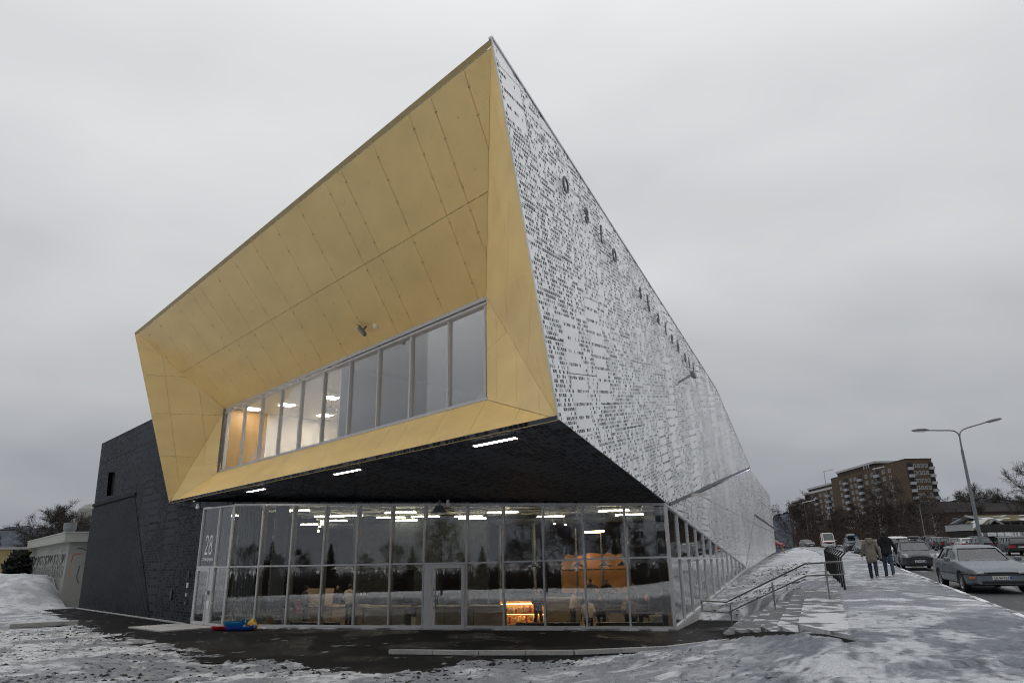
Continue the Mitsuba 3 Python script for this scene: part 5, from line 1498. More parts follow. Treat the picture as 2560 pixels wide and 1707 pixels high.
    P['wing_mirror'] = [('paint', tm(rounded_box((cowl - 0.42, s * (W / 2 + 0.09) - 0.085, beltz - 0.01), (cowl - 0.22, s * (W / 2 + 0.09) + 0.085, beltz + 0.13), 0.04))) for s in (-1, 1)]
    P['wiper'] = [('grille_black', MB().bar(V(cowl + 0.02, 0.06, hood + 0.04), V(cowl - 0.0, 0.62, hood + 0.05), 0.03, 0.02).bar(V(cowl + 0.02, -0.58, hood + 0.04), V(cowl, -0.02, hood + 0.05), 0.03, 0.02).out)]
    P['bumper_strip'] = [('grille_black', tm(shell((h - 0.8, -2, 0.545), (h + 0.2, 2, 0.575), 1.008)))]
    P['door_handle'] = [('grille_black', MB().box((x - 0.08, s * (W / 2 - 0.01) - 0.015, beltz - 0.15), (x + 0.08, s * (W / 2 - 0.01) + 0.015, beltz - 0.12)).out) for x in (cowl - 1.25, cowl - 2.2) for s in (-1, 1)]
    P['door_gap'] = [('grille_black', tm(shell((x - 0.007, -2, 0.30), (x + 0.007, 2, beltz - 0.03), 1.0025, 0.97))) for x in ([cowl - 0.10] + [c for c in cuts[:2]] + [tail + 0.85])]
    P['sill'] = [('grille_black', tm(shell((wb[1] + wr + 0.1, -2, 0.2), (wb[0] - wr - 0.1, 2, 0.30), 1.004, 0.94)))]
    P['side_strip'] = [('grille_black', tm(shell((wb[1] + wr + 0.1, -2, 0.535), (wb[0] - wr - 0.1, 2, 0.575), 1.008, 0.97)))]
    P['body'] = [('paint', tm(body))]
    return P


KINDS = {
    'sedan': make_car(4.72, 1.86, 1.40, 1.02, 0.22, -1.15, -1.75, 0.90, 0.70, 0.98, 0.93, (1.45, -1.20), 0.31, (-0.42,), 0.72, True, ((0.46, 0.9), (0.585, 0.685)), (0.46, 0.585, 0.64)),
    'estate': make_car(4.72, 1.80, 1.50, 1.18, 0.35, -1.75, -2.12, 0.96, 0.76, 1.02, 0.96, (1.42, -1.28), 0.32, (-0.30, -1.25), 0.76, True, ((0.52, 0.92), (0.66, 0.84)), (0.42, 0.66, 0.76)),
    'hatch': make_car(4.10, 1.72, 1.45, 1.05, 0.30, -1.45, -1.85, 0.95, 0.74, 1.0, 0.95, (1.28, -1.25), 0.30, (-0.35,), 0.75, True, ((0.48, 0.9), (0.64, 0.80)), (0.40, 0.64, 0.74)),
    'suv': make_car(4.55, 1.84, 1.70, 1.15, 0.40, -1.75, -2.08, 1.06, 0.90, 1.10, 1.06, (1.38, -1.28), 0.35, (-0.30, -1.25), 0.78, True, ((0.5, 0.92), (0.78, 0.94)), (0.45, 0.72, 0.90)),
    'van': make_car(5.6, 1.98, 2.50, 2.30, 1.35, -2.55, -2.70, 1.20, 0.95, 1.30, 1.22, (1.85, -1.75), 0.34, (0.35,), 0.86, False, ((0.5, 0.95), (0.78, 0.98)), (0.45, 0.74, 0.92), (0.9, 1.3), True),
}
CACHE = {}


def car(label, kind, paint_, u, v, away=False, cat='car', group=None, extra=None, rot=0.0, plate=None, name='parked_car'):
    key = thing(name, label, cat, group)
    p = S1(u, v)
    q = S1(u + bend(v + 1) - bend(v - 1), v + 2) - S1(u, v)
    ang = math.atan2(q[1], q[0]) + (0 if away else math.pi) + rot
    z0 = float(street(p[0], p[1])) - 0.11
    slope = 0.0255 * math.sin(ang) + 0.005 * math.cos(ang)
    Mx = place(p[0], p[1], z0, ang)
    tilt = np.eye(4); tilt[2, 0] = slope
    Mx = Mx @ tilt
    tw = T4(Mx)
    for nm, items in KINDS[kind].items():
        for j, it in enumerate(items):
            ck = (kind, nm, j)
            if ck not in CACHE:
                CACHE[ck] = [mikit.ply(m, None, 32) for m in it[1:]]
            mat = 'paint_' + paint_ if it[0] == 'paint' else it[0]
            k2 = numbered(f'{key}__{nm}')
            if nm == 'wheel':
                k3 = f'{k2}__tyre'
                scene[k3] = {**CACHE[ck][0], 'to_world': tw, 'bsdf': {'type': 'ref', 'id': 'rubber'}}
                scene[f'{k2}__rim'] = {**CACHE[ck][1], 'to_world': tw, 'bsdf': {'type': 'ref', 'id': 'rim'}}
            else:
                scene[k2] = {**CACHE[ck][0], 'to_world': tw, 'bsdf': {'type': 'ref', 'id': mat}}
    def ex(nm, mesh, mat, smooth=False):
        k2 = numbered(f'{key}__{nm}')
        scene[k2] = {**mikit.ply(mesh, mat, smooth), 'to_world': tw}
        return k2
    if extra:
        extra(ex)
    if plate:
        L = {'sedan': 4.72, 'estate': 4.72}[kind] / 2
        ex('plate_band', MB().box((L + 0.008, 0.20, 0.425), (L + 0.0145, 0.255, 0.525)).out, 'plate_blue')
        m = meshkit.text_mesh(plate, 0.07, 0.003, bold=True); w = m.bounds[1][0]
        A_ = np.eye(4); A_[:3, 0], A_[:3, 1], A_[:3, 2], A_[:3, 3] = (0, 1, 0), (0, 0, 1), (1, 0, 0), (L + 0.0125, -0.22, 0.44)
        m.vertices[:, 0] *= 0.40 / w
        ex('plate_number', moved(m, A_), 'print_black')
    return key


def silver_extra(ex):
    for s in (-1, 1):
        ex('indicator', MB().obox(V(2.27, s * 0.66, 0.475), V(0.04, -0.05 * s, 0), V(0.0, 0.15, 0), V(0, 0, 0.028)).out, 'lamp_amber')
    ex('roof_gutter', MB().bar(V(0.1, 0.62, 1.375), V(-1.1, 0.62, 1.375), 0.02, 0.015).bar(V(0.1, -0.62, 1.375), V(-1.1, -0.62, 1.375), 0.02, 0.015).out, 'grille_black')
    ex('tow_eye', MB().box((2.2, 0.52, 0.54), (2.37, 0.60, 0.62)).out, 'grille_black')
    ex('aerial', MB().tube([V(0.8, 0.7, 0.95), V(0.7, 0.72, 1.5)], 0.004, 5).out, 'grille_black')


def rack_extra(ex):
    for x in (0.0, -0.95):
        ex('rack_bar', MB().bar(V(x, -0.66, 1.60), V(x, 0.66, 1.60), 0.06, 0.04).bar(V(x, -0.62, 1.47), V(x, -0.62, 1.60), 0.05, 0.06, up=(1, 0, 0)).bar(V(x, 0.62, 1.47), V(x, 0.62, 1.60), 0.05, 0.06, up=(1, 0, 0)).out, 'black_steel')
    for s in (-1, 1):
        ex('roof_rail', MB().tube([V(0.25, s * .64, 1.49), V(0.1, s * .64, 1.53), V(-1.5, s * .64, 1.52), V(-1.65, s * .64, 1.48)], 0.02, 8).out, 'black_steel', 40)
    ex('ski_holder', MB().box((-0.9, -0.1, 1.60), (0.05, 0.35, 1.67)).out, 'black_steel')
    for s in (-1, 1):
        ex('fog_light', tm(sphere(V(2.22, s * 0.62, 0.34), 0.05, 12)), 'lamp_clear')
    ex('grille_trim', MB().bar(V(2.33, -0.42, 0.765), V(2.33, 0.42, 0.765), 0.03, 0.02).bar(V(2.35, -0.3, 0.665), V(2.35, 0.3, 0.665), 0.03, 0.015).out, 'chrome')


def box_extra(ex):
    b = m3.Manifold.batch_hull([sphere(V(x, y, z), r, 12) for x, y, z, r in ((0.6, .3, 1.86, .1), (0.6, -.3, 1.86, .1), (-1.3, .32, 1.9, .14), (-1.3, -.32, 1.9, .14), (-.4, .32, 1.98, .14), (-.4, -.32, 1.98, .14))])
    ex('roof_box', tm(b), 'paint_dark', 35)


def van_extra(ex):
    ex('bonnet_panel', MB().obox(V(2.56, 0, 1.07), V(0.22, 0, -0.09), V(0, 0.78, 0), V(0.01, 0, 0.012)).out, 'paint_red')
    for s in (-1, 1):
        ex('side_stripe', MB().box((-2.7, s * 0.985 - 0.012, 0.75), (0.25, s * 0.985 + 0.012, 1.25)).out, 'paint_red')
        ex('side_panel', MB().box((-2.7, s * 0.955 - 0.012, 1.35), (-1.9, s * 0.955 + 0.012, 2.0)).out, 'paint_red')


G1, G2 = 'cars parked along the pavement', 'cars parked on the far side of the street'
kerb_u = lambda v: 9.65 + bend(v)
car('pale silver saloon with amber indicators, nearest to the camera at the right edge', 'sedan', 'silver', kerb_u(2.9) + 0.1, 2.6, rot=0.09, extra=silver_extra, plate='LS 44763', group=G1)
car('dark grey estate car with a roof rack behind the silver saloon', 'estate', 'dark', kerb_u(19.5), 19.4, extra=rack_extra, plate='BD 44931', group=G1)
car('white tall car with dark windows behind the estate car with a roof rack', 'suv', 'white', kerb_u(27), 27.2, group=G1)
for i, (kd, pt_, v, lb_) in enumerate((('hatch', 'grey', 33.5, 'grey hatchback behind the tall white car, partly hidden by the khaki jacket'), ('estate', 'black', 39.5, 'black estate car two behind the tall white car'), ('hatch', 'dark', 46.0, 'dark hatchback with shining headlights left of the khaki jacket'),
                                       ('sedan', 'green', 55.5, 'dull green saloon between the dark hatchback and the car with a roof box'))):
    car(lb_, kd, pt_, kerb_u(v), v, group=G1)
car('dark tall car with a black roof box next to the red and white van', 'suv', 'dark', kerb_u(68) - 0.2, 66, extra=box_extra, group=G1)
car('red and white delivery van parked at the far end of the row', 'van', 'white', kerb_u(110) + 0.2, 108, cat='van', extra=van_extra, name='delivery_van')
car('dark car left of the van, at the far end of the snow', 'hatch', 'grey', 2.6, 118, rot=0.3, group=G1)
car('small red car beside the far corner of the silver wall', 'hatch', 'red', -3.2, 124, rot=0.8, group=G1)
far = [('estate', 'black', 47.5, 20.3, 'black estate car with red tail lights at the right edge, nearest on the far side'), ('hatch', 'dark', 60, 20.2, 'dark hatchback second from the right edge on the far side'), ('sedan', 'pale', 67, 20.3, 'pale saloon on the far side behind the lamp post'),
       ('sedan', 'dark', 73.5, 20.4, 'dark saloon with red tail lights just left of the lamp post'), ('hatch', 'black', 80, 20.3, 'black hatchback on the far side, second left of the lamp post'), ('estate', 'grey', 86, 20.4, 'grey estate car on the far side, third left of the lamp post'),
       ('suv', 'black', 92, 20.5, 'black people carrier on the far side below the white box'), ('hatch', 'dark', 98, 20.3, 'low dark hatchback left of the black people carrier'), ('suv', 'dark', 104, 20.3, 'dark tall car with a pale roof edge on the far side'),
       ('sedan', 'white', 110.5, 20.1, 'white saloon with a black bonnet behind the estate car with the rack'), ('estate', 'pale', 117, 19.9, 'pale estate car farthest along the far side'), ('suv', 'grey', 123, 19.6, 'grey tall car at the far end of the far row')]
for kd, pt_, v, u, lb_ in far:
    car(lb_, kd, pt_, u + 0.55 * bend(v), v, away=True, group=G2)

for i, (kd, pt_, v, u, lb_) in enumerate((('suv', 'black', 54, 24.2, 'black tall car in the second far row at the right edge'), ('estate', 'dark', 63.5, 24.2, 'dark estate car in the second far row right of the lamp post'), ('hatch', 'grey', 70, 24.3, 'grey hatchback in the second far row next to the lamp post'),
                                          ('suv', 'dark', 77, 24.3, 'dark tall car in the second far row left of the lamp post'), ('estate', 'black', 83.5, 24.3, 'black estate car in the second far row below the fence'), ('suv', 'black', 95, 24.3, 'black tall car in the second far row left of the white shed'))):
    car(lb_, kd, pt_, u + 0.55 * bend(v), v, away=True, group=G2)
# ---------------------------------------------------------------- trees
M('bark_dark', pr(tint((0.055, 0.047, 0.040), 0.2, 4), 0.9))
M('bark_birch', pr(lambda p, n, uv: mix((0.34, 0.33, 0.31), (0.05, 0.045, 0.04), smoothstep(0.5, 0.62, tfbm(p.x * 2.0, p.y * 2.0, p.z * 2.6, 3))), 0.8))
M('twig', pr((0.040, 0.032, 0.028), 0.9))
M('twig_red', pr((0.050, 0.034, 0.028), 0.9))
M('needle', pr(tint((0.012, 0.016, 0.012), 0.3, 3), 0.9))


def limb(mb, p0, d0, L, r0, r1, r, n=5, sides=5, wob=0.12, rise=0.0):
    pts, p, d = [np.array(p0, float)], np.array(p0, float), np.array(d0, float)
    for i in range(n):
        d = d + r.normal(0, wob, 3) + V(0, 0, rise)
        d /= np.linalg.norm(d)
        p = p + d * L / n
        pts.append(p.copy())
    pts = np.array(pts)
    mb.tube(pts, np.linspace(r0, r1, len(pts)), sides, cap=False)
    return pts, d


def bare_tree(seed, H=12.0, spread=0.42, droop=0.0, trunk_frac=0.28, twigs=900, tw=0.014, split=9, r0=None):
    """A leafless tree: trunk, three orders of limbs, and a haze of fine twigs."""
    r = np.random.default_rng(seed)
    tr, cr = MB(), MB()
    r0 = r0 or H * 0.016
    base, d = limb(tr, V(0, 0, -0.3), V(r.normal(0, .03), r.normal(0, .03), 1), H * 0.80, r0, r0 * 0.18, r, 9, 7, 0.035, 0.02)
    ends = []
    def at(pts, t):
        k = t * (len(pts) - 1); i = min(int(k), len(pts) - 2)
        return pts[i] + (pts[i + 1] - pts[i]) * (k - i)
    for k in range(split):
        t = trunk_frac + (0.97 - trunk_frac) * (k + r.uniform(0, .7)) / split
        a = r.uniform(0, 2 * math.pi)
        L1 = H * spread * (1.15 - 0.75 * max(0, (t - 0.35)) / 0.65) * r.uniform(0.75, 1.15)
        dd = V(math.cos(a), math.sin(a), r.uniform(0.45, 1.0)); dd /= np.linalg.norm(dd)
        p1, d1 = limb(tr, at(base, t), dd, L1, r0 * 0.42 * (1.15 - t), r0 * 0.09, r, 6, 5, 0.13, 0.05 - droop * 0.5)
        ends.append((p1, L1))
        for j in range(6):
            t2 = 0.22 + 0.75 * (j + r.uniform(0, .8)) / 6
            s = r.normal(0, 0.75, 3); s[2] = abs(s[2]) * 0.5 + 0.1 - droop
            d2 = dd * 0.75 + s; d2 /= np.linalg.norm(d2)
            p2, _ = limb(tr, at(p1, t2), d2, L1 * r.uniform(0.35, 0.6), r0 * 0.13, r0 * 0.035, r, 4, 4, 0.16, 0.03 - droop)
            ends.append((p2, L1 * 0.5))
    n_each = max(2, int(twigs / len(ends)))
    for pts, L in ends:
        for j in range(n_each):
            t = r.uniform(0.25, 1.0)
            dl = pts[-1] - pts[0]; dl = dl / np.linalg.norm(dl)
            s = r.normal(0, 0.7, 3)
            dd = dl * 0.7 + s + V(0, 0, 0.25 - droop * 1.6); dd /= np.linalg.norm(dd)
            limb(cr, at(pts, t), dd, H * r.uniform(0.05, 0.11), tw * r.uniform(.7, 1.2), tw * 0.45, r, 3, 3, 0.22, -droop * 0.5)
            q, dq = cr.v[-1][-3:].mean(0), None
            for _ in range(2):
                e = dd * 0.6 + r.normal(0, 0.6, 3) + V(0, 0, -droop * 0.8); e /= np.linalg.norm(e)
                limb(cr, cr.v[-1].reshape(-1, 3, 3).mean(1)[1] if len(cr.v[-1]) % 3 == 0 else q, e, H * r.uniform(0.025, 0.06), tw * .6, tw * .35, r, 2, 3, 0.2, -droop * 0.4)
    return tr.out, cr.out


def spruce(seed, H=9.0):
    r = np.random.default_rng(seed)
    tr, cr = MB(), MB()
    tr.tube([V(0, 0, -.3), V(0, 0, H)], [H * .018, 0.02], 6)
    for k in range(int(H * 7)):
        z = H * (0.06 + 0.92 * (k / (H * 7)) ** 0.9)
        R = (H - z) * 0.27 * r.uniform(0.75, 1.15) + 0.1
        for j in range(6):
            a = r.uniform(0, 2 * math.pi)
            d = V(math.cos(a), math.sin(a), -0.25)
            s = V(-math.sin(a), math.cos(a), 0)
            p = V(0, 0, z)
            for q in np.linspace(0.25, 1, 5):
                c = p + d * R * q
                w = 0.18 * R * (1.2 - q) + 0.05
                cr.add([c - s * w + V(0, 0, -.05), c + s * w + V(0, 0, -.05), c + d * R * 0.26 + V(0, 0, -.06), c + V(0, 0, .09)], [[0, 1, 3], [1, 2, 3], [2, 0, 3], [0, 2, 1]])
    return tr.out, cr.out


TREES = {}
def tree_kind(name, builder, trunk_mat, crown_mat, **kw):
    a, b = builder(**kw)
    TREES[name] = (mikit.ply(a, trunk_mat, 50), mikit.ply(b, crown_mat))
for i in range(3):
    tree_kind(f'birch{i}', bare_tree, 'bark_birch' if i == 0 else 'bark_dark', 'twig_red', seed=20 + i, H=12, spread=0.26, droop=0.14, twigs=1300, tw=0.015, split=14, trunk_frac=0.2)
for i in range(3):
    tree_kind(f'broad{i}', bare_tree, 'bark_dark', 'twig', seed=40 + i, H=12, spread=0.46, droop=0.0, twigs=1300, tw=0.02, split=13, trunk_frac=0.22)
tree_kind('yard', bare_tree, 'bark_dark', 'twig', seed=77, H=12, spread=0.52, droop=0.02, twigs=3000, tw=0.024, split=19, trunk_frac=0.2, r0=0.24)
for i in range(2):
    tree_kind(f'spruce{i}', spruce, 'bark_dark', 'needle', seed=60 + i)


def tree(kind, x, y, H, label, rot=0.0, group=None, z=None, wide=1.0, base=12.0):
    if kind.startswith('spruce'):
        base = 9.0
    key = thing({'b': 'birch_tree' if kind.startswith('birch') else 'bare_tree', 'y': 'bare_tree', 's': 'spruce_tree'}[kind[0]], label, 'tree', group)
    z = float(land(x, y)) - 0.1 if z is None else z
    s = H / base
    Mx = place(x, y, z, rot, 1.0); Mx[:3, :3] = Mx[:3, :3] @ np.diag([s * wide, s * wide, s])
    scene[key + '__trunk'] = {**TREES[kind][0], 'to_world': T4(Mx)}
    scene[key + '__crown'] = {**TREES[kind][1], 'to_world': T4(Mx)}
    return key


rt_ = np.random.default_rng(15)
# the belt of bare birches in front of the apartment block
GB = 'bare birches in front of the apartment block'
belt = []
for i in range(26):
    t = i / 25
    y = 150 + 58 * t + rt_.uniform(-6, 6)
    frac = 0.40 + 0.20 * ((i * 0.618) % 1)
    x = frac * y + rt_.uniform(-2, 2)
    belt.append((x, y, rt_.uniform(7.5, 12.0) if frac < 0.47 else rt_.uniform(9.5, 14.0)))
for i, (x, y, H) in enumerate(belt):
    tree(f'birch{i % 3}', x, y, H, 'dark leafless birch in the dense belt before the apartment block', rt_.uniform(0, 6), GB)
for (x, y, H, l_, k_) in ((57.0, 150, 15, 'slender bare tree just right of the silver wall, left of the belt', 'broad0'), (62.0, 155, 12, 'second bare tree right of the silver wall, before the left end of the apartment block', 'broad1'),
                     (75.5, 150, 15.5, 'tall pale-stemmed birch standing out before the middle of the apartment block', 'birch0'), (82.0, 155, 16.5, 'tallest pale-stemmed birch, in front of the right part of the long brick front', 'birch0'),
                     (78.5, 140, 9.5, 'forked bare tree behind the estate car with the roof rack', 'broad2')):
    tree(k_, x, y, H, l_, rt_.uniform(0, 6), None, wide=0.9)
# undergrowth below the belt
und = MB()
for i in range(2600):
    y = rt_.uniform(140, 178); x = (0.385 + 0.21 * rt_.uniform()) * y
    p = V(x, y, float(land(x, y)))
    d = V(rt_.normal(0, .35), rt_.normal(0, .35), 1)
    limb(und, p, d, rt_.uniform(1.5, 5.0), 0.045, 0.015, rt_, 3, 3, 0.25)
scene[thing('thicket', 'dark brown leafless thicket along the foot of the birch belt', 'bushes')] = mikit.ply(und.out, 'twig_red')
lab('thicket', kind='stuff')
# trees to the right, behind the low house and at the frame edge
for (x, y, H, l_, k_) in ((126, 205, 15.5, 'round-crowned bare tree just right of the apartment block', 'broad0'), (137, 210, 17.5, 'wide bare tree behind the lamp post, above the dark roof', 'broad1'), (143, 208, 15.5, 'bare tree right of the lamp post above the dark roof', 'broad2'),
                          (71.0, 96, 12.0, 'bare tree cut by the right edge of the picture', 'broad1'), (84, 118, 8.5, 'lower bare tree at the right edge above the snowy roof', 'broad0'), (75, 118, 7.0, 'bush-like bare tree behind the house with the white gable', 'broad2')):
    tree(k_, x, y, H, l_, rt_.uniform(0, 6), wide=1.15)
tree('yard', -47.0, 75, 7.2, 'wide leafless tree behind the graffiti garage on the left', 0.7, z=1.2, wide=1.25)
tree('yard', -52.0, 80, 4.8, 'smaller bare tree at the left of the wide one behind the garage', 2.9, z=1.2, wide=1.3)

# a dark wooded hill beyond, and the one on the left horizon
M('far_wood', pr(tint((0.050, 0.060, 0.080), 0.4, 0.06, 0.2, 0.5), 0.95))
def ridge(x0, x1, y, h, seed, depth=120):
    xs = np.linspace(x0, x1, 220)
    t = (xs - x0) / (x1 - x0)
    hh = h * np.sin(np.pi * np.clip(t, 0, 1)) ** 0.6 * (0.75 + 0.5 * meshkit.fbm(np.c_[xs * 0.01, xs * 0, xs * 0 + seed], 4)) + 3.5 * (meshkit.noise(np.c_[xs * 0.12, xs * 0, xs * 0 + seed]) - 0.5)
    rows = [np.c_[xs, np.full_like(xs, y - depth * f) + 8 * meshkit.noise(np.c_[xs * 0.05, xs * 0 + f * 9, xs * 0]), hh * g + 3 * meshkit.noise(np.c_[xs * 0.2, xs * 0 + f * 5, xs * 0]) * (g > 0)] for f, g in ((1, -0.1), (0.7, 0.35), (0.4, 0.7), (0.15, 0.93), (0, 1), (-0.5, 0.6), (-1, -0.1))]
    R = np.array(rows)
    return sheet(R[..., 0], R[..., 1], R[..., 2])
structure('hill', ridge(150, 900, 900, 62, 3), 'far_wood', True)
structure('hill', ridge(-900, -120, 620, 36, 8), 'far_wood', True)
for i, (x, y, H, k_, l_) in enumerate(((-77, 108, 5.2, 'spruce0', 'small dark conifer left of the mast lamp'), (-71.5, 112, 4.6, 'spruce1', 'small dark conifer just right of the mast lamp foot'))):
    tree(k_, x, y, H, l_, 1.0 * i)
hb_ = MB()
for i in range(900):
    x = rt_.uniform(-110, -62); y = 112 + rt_.uniform(-5, 10)
    limb(hb_, V(x, y, 1.5), V(rt_.normal(0, .3), rt_.normal(0, .3), 1), rt_.uniform(2.2, 4.2), 0.06, 0.02, rt_, 3, 3, 0.25)
lab(single('thicket', hb_.out, 'twig', 'dark bare bushes on the left horizon behind the yellow house', 'bushes'), kind='stuff')

# ---------------------------------------------------------------- the stepped apartment block
M('brick_ochre', pr(lambda p, n, uv: mix((0.078, 0.054, 0.032), (0.060, 0.042, 0.026), tfbm(p.x * 0.25 + p.y * 0.25, p.z * 0.5, 2.0, 4)) * (0.86 + 0.28 * cell_rand((p.x + p.y) * 3.2 + 0.5 * dr.floor(p.z * 8), p.z * 8, 1.0)), 0.9))
M('brick_brown', pr(lambda p, n, uv: mi.Color3f(0.05, 0.034, 0.026) * (0.8 + 0.4 * cell_rand((p.x + p.y) * 3.2 + 0.5 * dr.floor(p.z * 8), p.z * 8, 1.0)), 0.9))
M('white_trim', pr(tint((0.36, 0.365, 0.37), 0.08, 0.5), 0.7))
M('window_dark', pr((0.035, 0.042, 0.050), 0.12, 0.0, 0.7))
M('balcony_white', pr(tint((0.27, 0.285, 0.30), 0.1, 0.5), 0.7))
M('recess_dark', pr((0.022, 0.020, 0.020), 0.9))
M('flat_roof', pr((0.30, 0.30, 0.31), 0.9))
BLK = thing('apartment_block', 'ochre brick apartment block stepping down in three sections to the left', 'building')
CX_, CY_ = 138.6, 250.0
secs = [(250.0, 311.0, 34.6), (311.0, 341.5, 30.6), (341.5, 364.0, 26.8)]
DEP = 9.3
for i, (y0, y1, zt) in enumerate(secs):
    part(BLK, 'wall', MB().box((CX_, y0 + (0.0 if i == 0 else 0.01), 4), (CX_ + (DEP if i == 0 else 12), y1, zt)).out, 'brick_ochre')
    part(BLK, 'roof_edge', MB().box((CX_ - 0.12, y0 - 0.12 if i == 0 else y0 + 0.02, zt), (CX_ + (DEP if i == 0 else 12) + 0.12, y1 + 0.1, zt + (0.35 if i == 0 else 0.9))).out, 'brick_brown' if i == 0 else 'white_trim')
for y0, y1, zb, zt, x0, x1 in ((276, 309.5, 34.9, 37.6, 141.0, 149.0), (312.5, 340.5, 31.5, 33.6, 140.2, 148), (343, 363, 27.7, 29.4, 140.2, 148)):
    pk = part(BLK, 'penthouse', MB().box((x0, y0, zb), (x1, y1, zt - 0.8)).out, 'brick_brown')
    part(pk, 'fascia', MB().box((x0 - 0.5, y0 - 0.5, zt - 0.8), (x1 + 0.5, y1 + 0.3, zt)).out, 'white_trim')
for y in (283.5, 281.5, 279.6):
    part(BLK, 'roof_vent', MB().tube([V(140.3, y, 34.9), V(140.3, y, 36.8)], 0.25, 8).out, 'white_trim')


def win(parent, c, du, n, w, h):
    """A window: white frame proud of the wall, pane set back in it."""
    c, du, n = np.asarray(c, float), np.asarray(du, float), np.asarray(n, float)
    f = MB(); t = 0.10
    for s in (-1, 1):
        f.obox(c + du * s * (w / 2 - t / 2) + n * 0.02, du * t / 2, V(0, 0, h / 2), n * 0.06)
        f.obox(c + V(0, 0, s * (h / 2 - t / 2)) + n * 0.02, du * (w / 2 - t), V(0, 0, t / 2), n * 0.06)
    f.obox(c + du * w * 0.12 + n * 0.015, du * 0.04, V(0, 0, h / 2 - t), n * 0.05)
    k = part(parent, 'window', f.out, 'white_trim')
    part(k, 'pane', MB().obox(c + n * 0.02, du * (w / 2 - t), V(0, 0, h / 2 - t), n * 0.02).out, 'window_dark')


def balcony(parent, c, du, n, w, curtain=False):
    c, du, n = np.asarray(c, float), np.asarray(du, float), np.asarray(n, float)
    k = part(parent, 'balcony', MB().obox(c + V(0, 0, 0.0), du * w / 2, V(0, 0, 1.27), n * 0.03).out, 'recess_dark')
    part(k, 'parapet', MB().obox(c + V(0, 0, -0.85) + n * 0.85, du * w / 2, V(0, 0, 0.50), n * 0.06).obox(c + V(0, 0, -0.85) + n * 0.42 - du * (w / 2 - .04), du * 0.04, V(0, 0, .5), n * 0.42).obox(c + V(0, 0, -0.85) + n * 0.42 + du * (w / 2 - .04), du * 0.04, V(0, 0, .5), n * 0.42).obox(c + V(0, 0, -1.3) + n * 0.42, du * w / 2, V(0, 0, .05), n * .42).out, 'balcony_white')


ex_, ey_ = V(1, 0, 0), V(0, 1, 0)
for k in range(9):
    z = 32.4 - 2.56 * k
    for x in (141.7, 143.05, 144.4, 145.75):
        win(BLK, (x, CY_, z), ex_, -ey_, 0.95, 1.25)
    for x in (139.9, 147.4):
        balcony(BLK, (x, CY_, z - 0.1), ex_, -ey_, 1.7)
for k in range(8):
    z = 32.2 - 2.56 * k
    for y in (302.5, 292.5, 289, 279.5, 275, 266, 261.5):
        win(BLK, (CX_, y, z), ey_, -ex_, 1.9, 1.3)
    for y in (297, 284.3, 270.6):
        balcony(BLK, (CX_, y, z - 0.1), ey_, -ex_, 3.2)
for k in range(6):
    for y, b in ((334, 0), (328.5, 1), (324, 0), (319.5, 0), (315.5, 1), (312.4, 0)):
        z = 28.9 - 2.56 * k
        balcony(BLK, (CX_, y, z - 0.1), ey_, -ex_, 3.0) if b else win(BLK, (CX_, y, z), ey_, -ex_, 1.9, 1.3)
for k in range(5):
    for y, b in ((361, 0), (356.5, 1), (352.5, 0), (349, 0), (345, 1)):
        z = 25.0 - 2.56 * k
        balcony(BLK, (CX_, y, z - 0.1), ey_, -ex_, 2.6) if b else win(BLK, (CX_, y, z), ey_, -ex_, 1.7, 1.3)

# the low brick building with the dark roof, right of the block
LBd = thing('brick_house', 'long low brown brick building with a dark roof right of the apartment block', 'building')
part(LBd, 'wall', MB().box((101, 170, 3), (121, 180, 11.6)).out, 'brick_brown')
rm = MB()
v = np.array([[100.6, 169.4, 11.6], [121.6, 169.4, 11.6], [121.6, 180.6, 11.6], [100.6, 180.6, 11.6], [101.6, 171.4, 14.2], [119.6, 171.4, 13.4], [119.6, 179, 13.4], [101.6, 179, 14.2]])
rm.add(v, [[3, 2, 1, 0], [4, 5, 6, 7], [0, 1, 5, 4], [1, 2, 6, 5], [2, 3, 7, 6], [3, 0, 4, 7]])
M('roof_dark', pr(tint((0.022, 0.02, 0.02), 0.2, 1), 0.8))
part(LBd, 'roof', rm.out, 'roof_dark')
for x in (103.5, 106.5, 109.5, 112.5, 115.5, 118.5):
    win(LBd, (x, 170, 9.6), ex_, -ey_, 1.3, 1.4)
    win(LBd, (x, 170, 6.6), ex_, -ey_, 1.3, 1.4)

# the small house with white barge boards and mossy, snow-patched roof
M('roof_moss', pr(lambda p, n, uv: mix((0.085, 0.07, 0.036), (0.40, 0.41, 0.42), smoothstep(0.46, 0.56, tfbm(p.x * 0.35, p.y * 0.6, 2.0, 3) + 0.05 * (p.x - 74.0) / 10.0)), 0.9))
M('wall_black', pr(tint((0.022, 0.021, 0.021), 0.2, 1), 0.85))
HS = thing('gable_house', 'small dark house with white barge boards and a mossy snow-patched roof', 'building')
part(HS, 'wall', MB().box((70.5, 108, 2.5), (90.5, 116, 6.3)).out, 'wall_black')
part(HS, 'porch_wall', (np.array([[67.5, 105, 2.5], [70.7, 105, 2.5], [70.7, 105, 5.5], [69.1, 105, 6.5], [67.5, 105, 5.5], [67.5, 109, 2.5], [70.7, 109, 2.5], [70.7, 109, 5.5], [69.1, 109, 6.5], [67.5, 109, 5.5]]),
     np.array([[0, 1, 2], [0, 2, 4], [4, 2, 3], [6, 5, 9], [6, 9, 7], [7, 9, 8], [0, 4, 9], [0, 9, 5], [1, 6, 7], [1, 7, 2]])), 'wall_black')
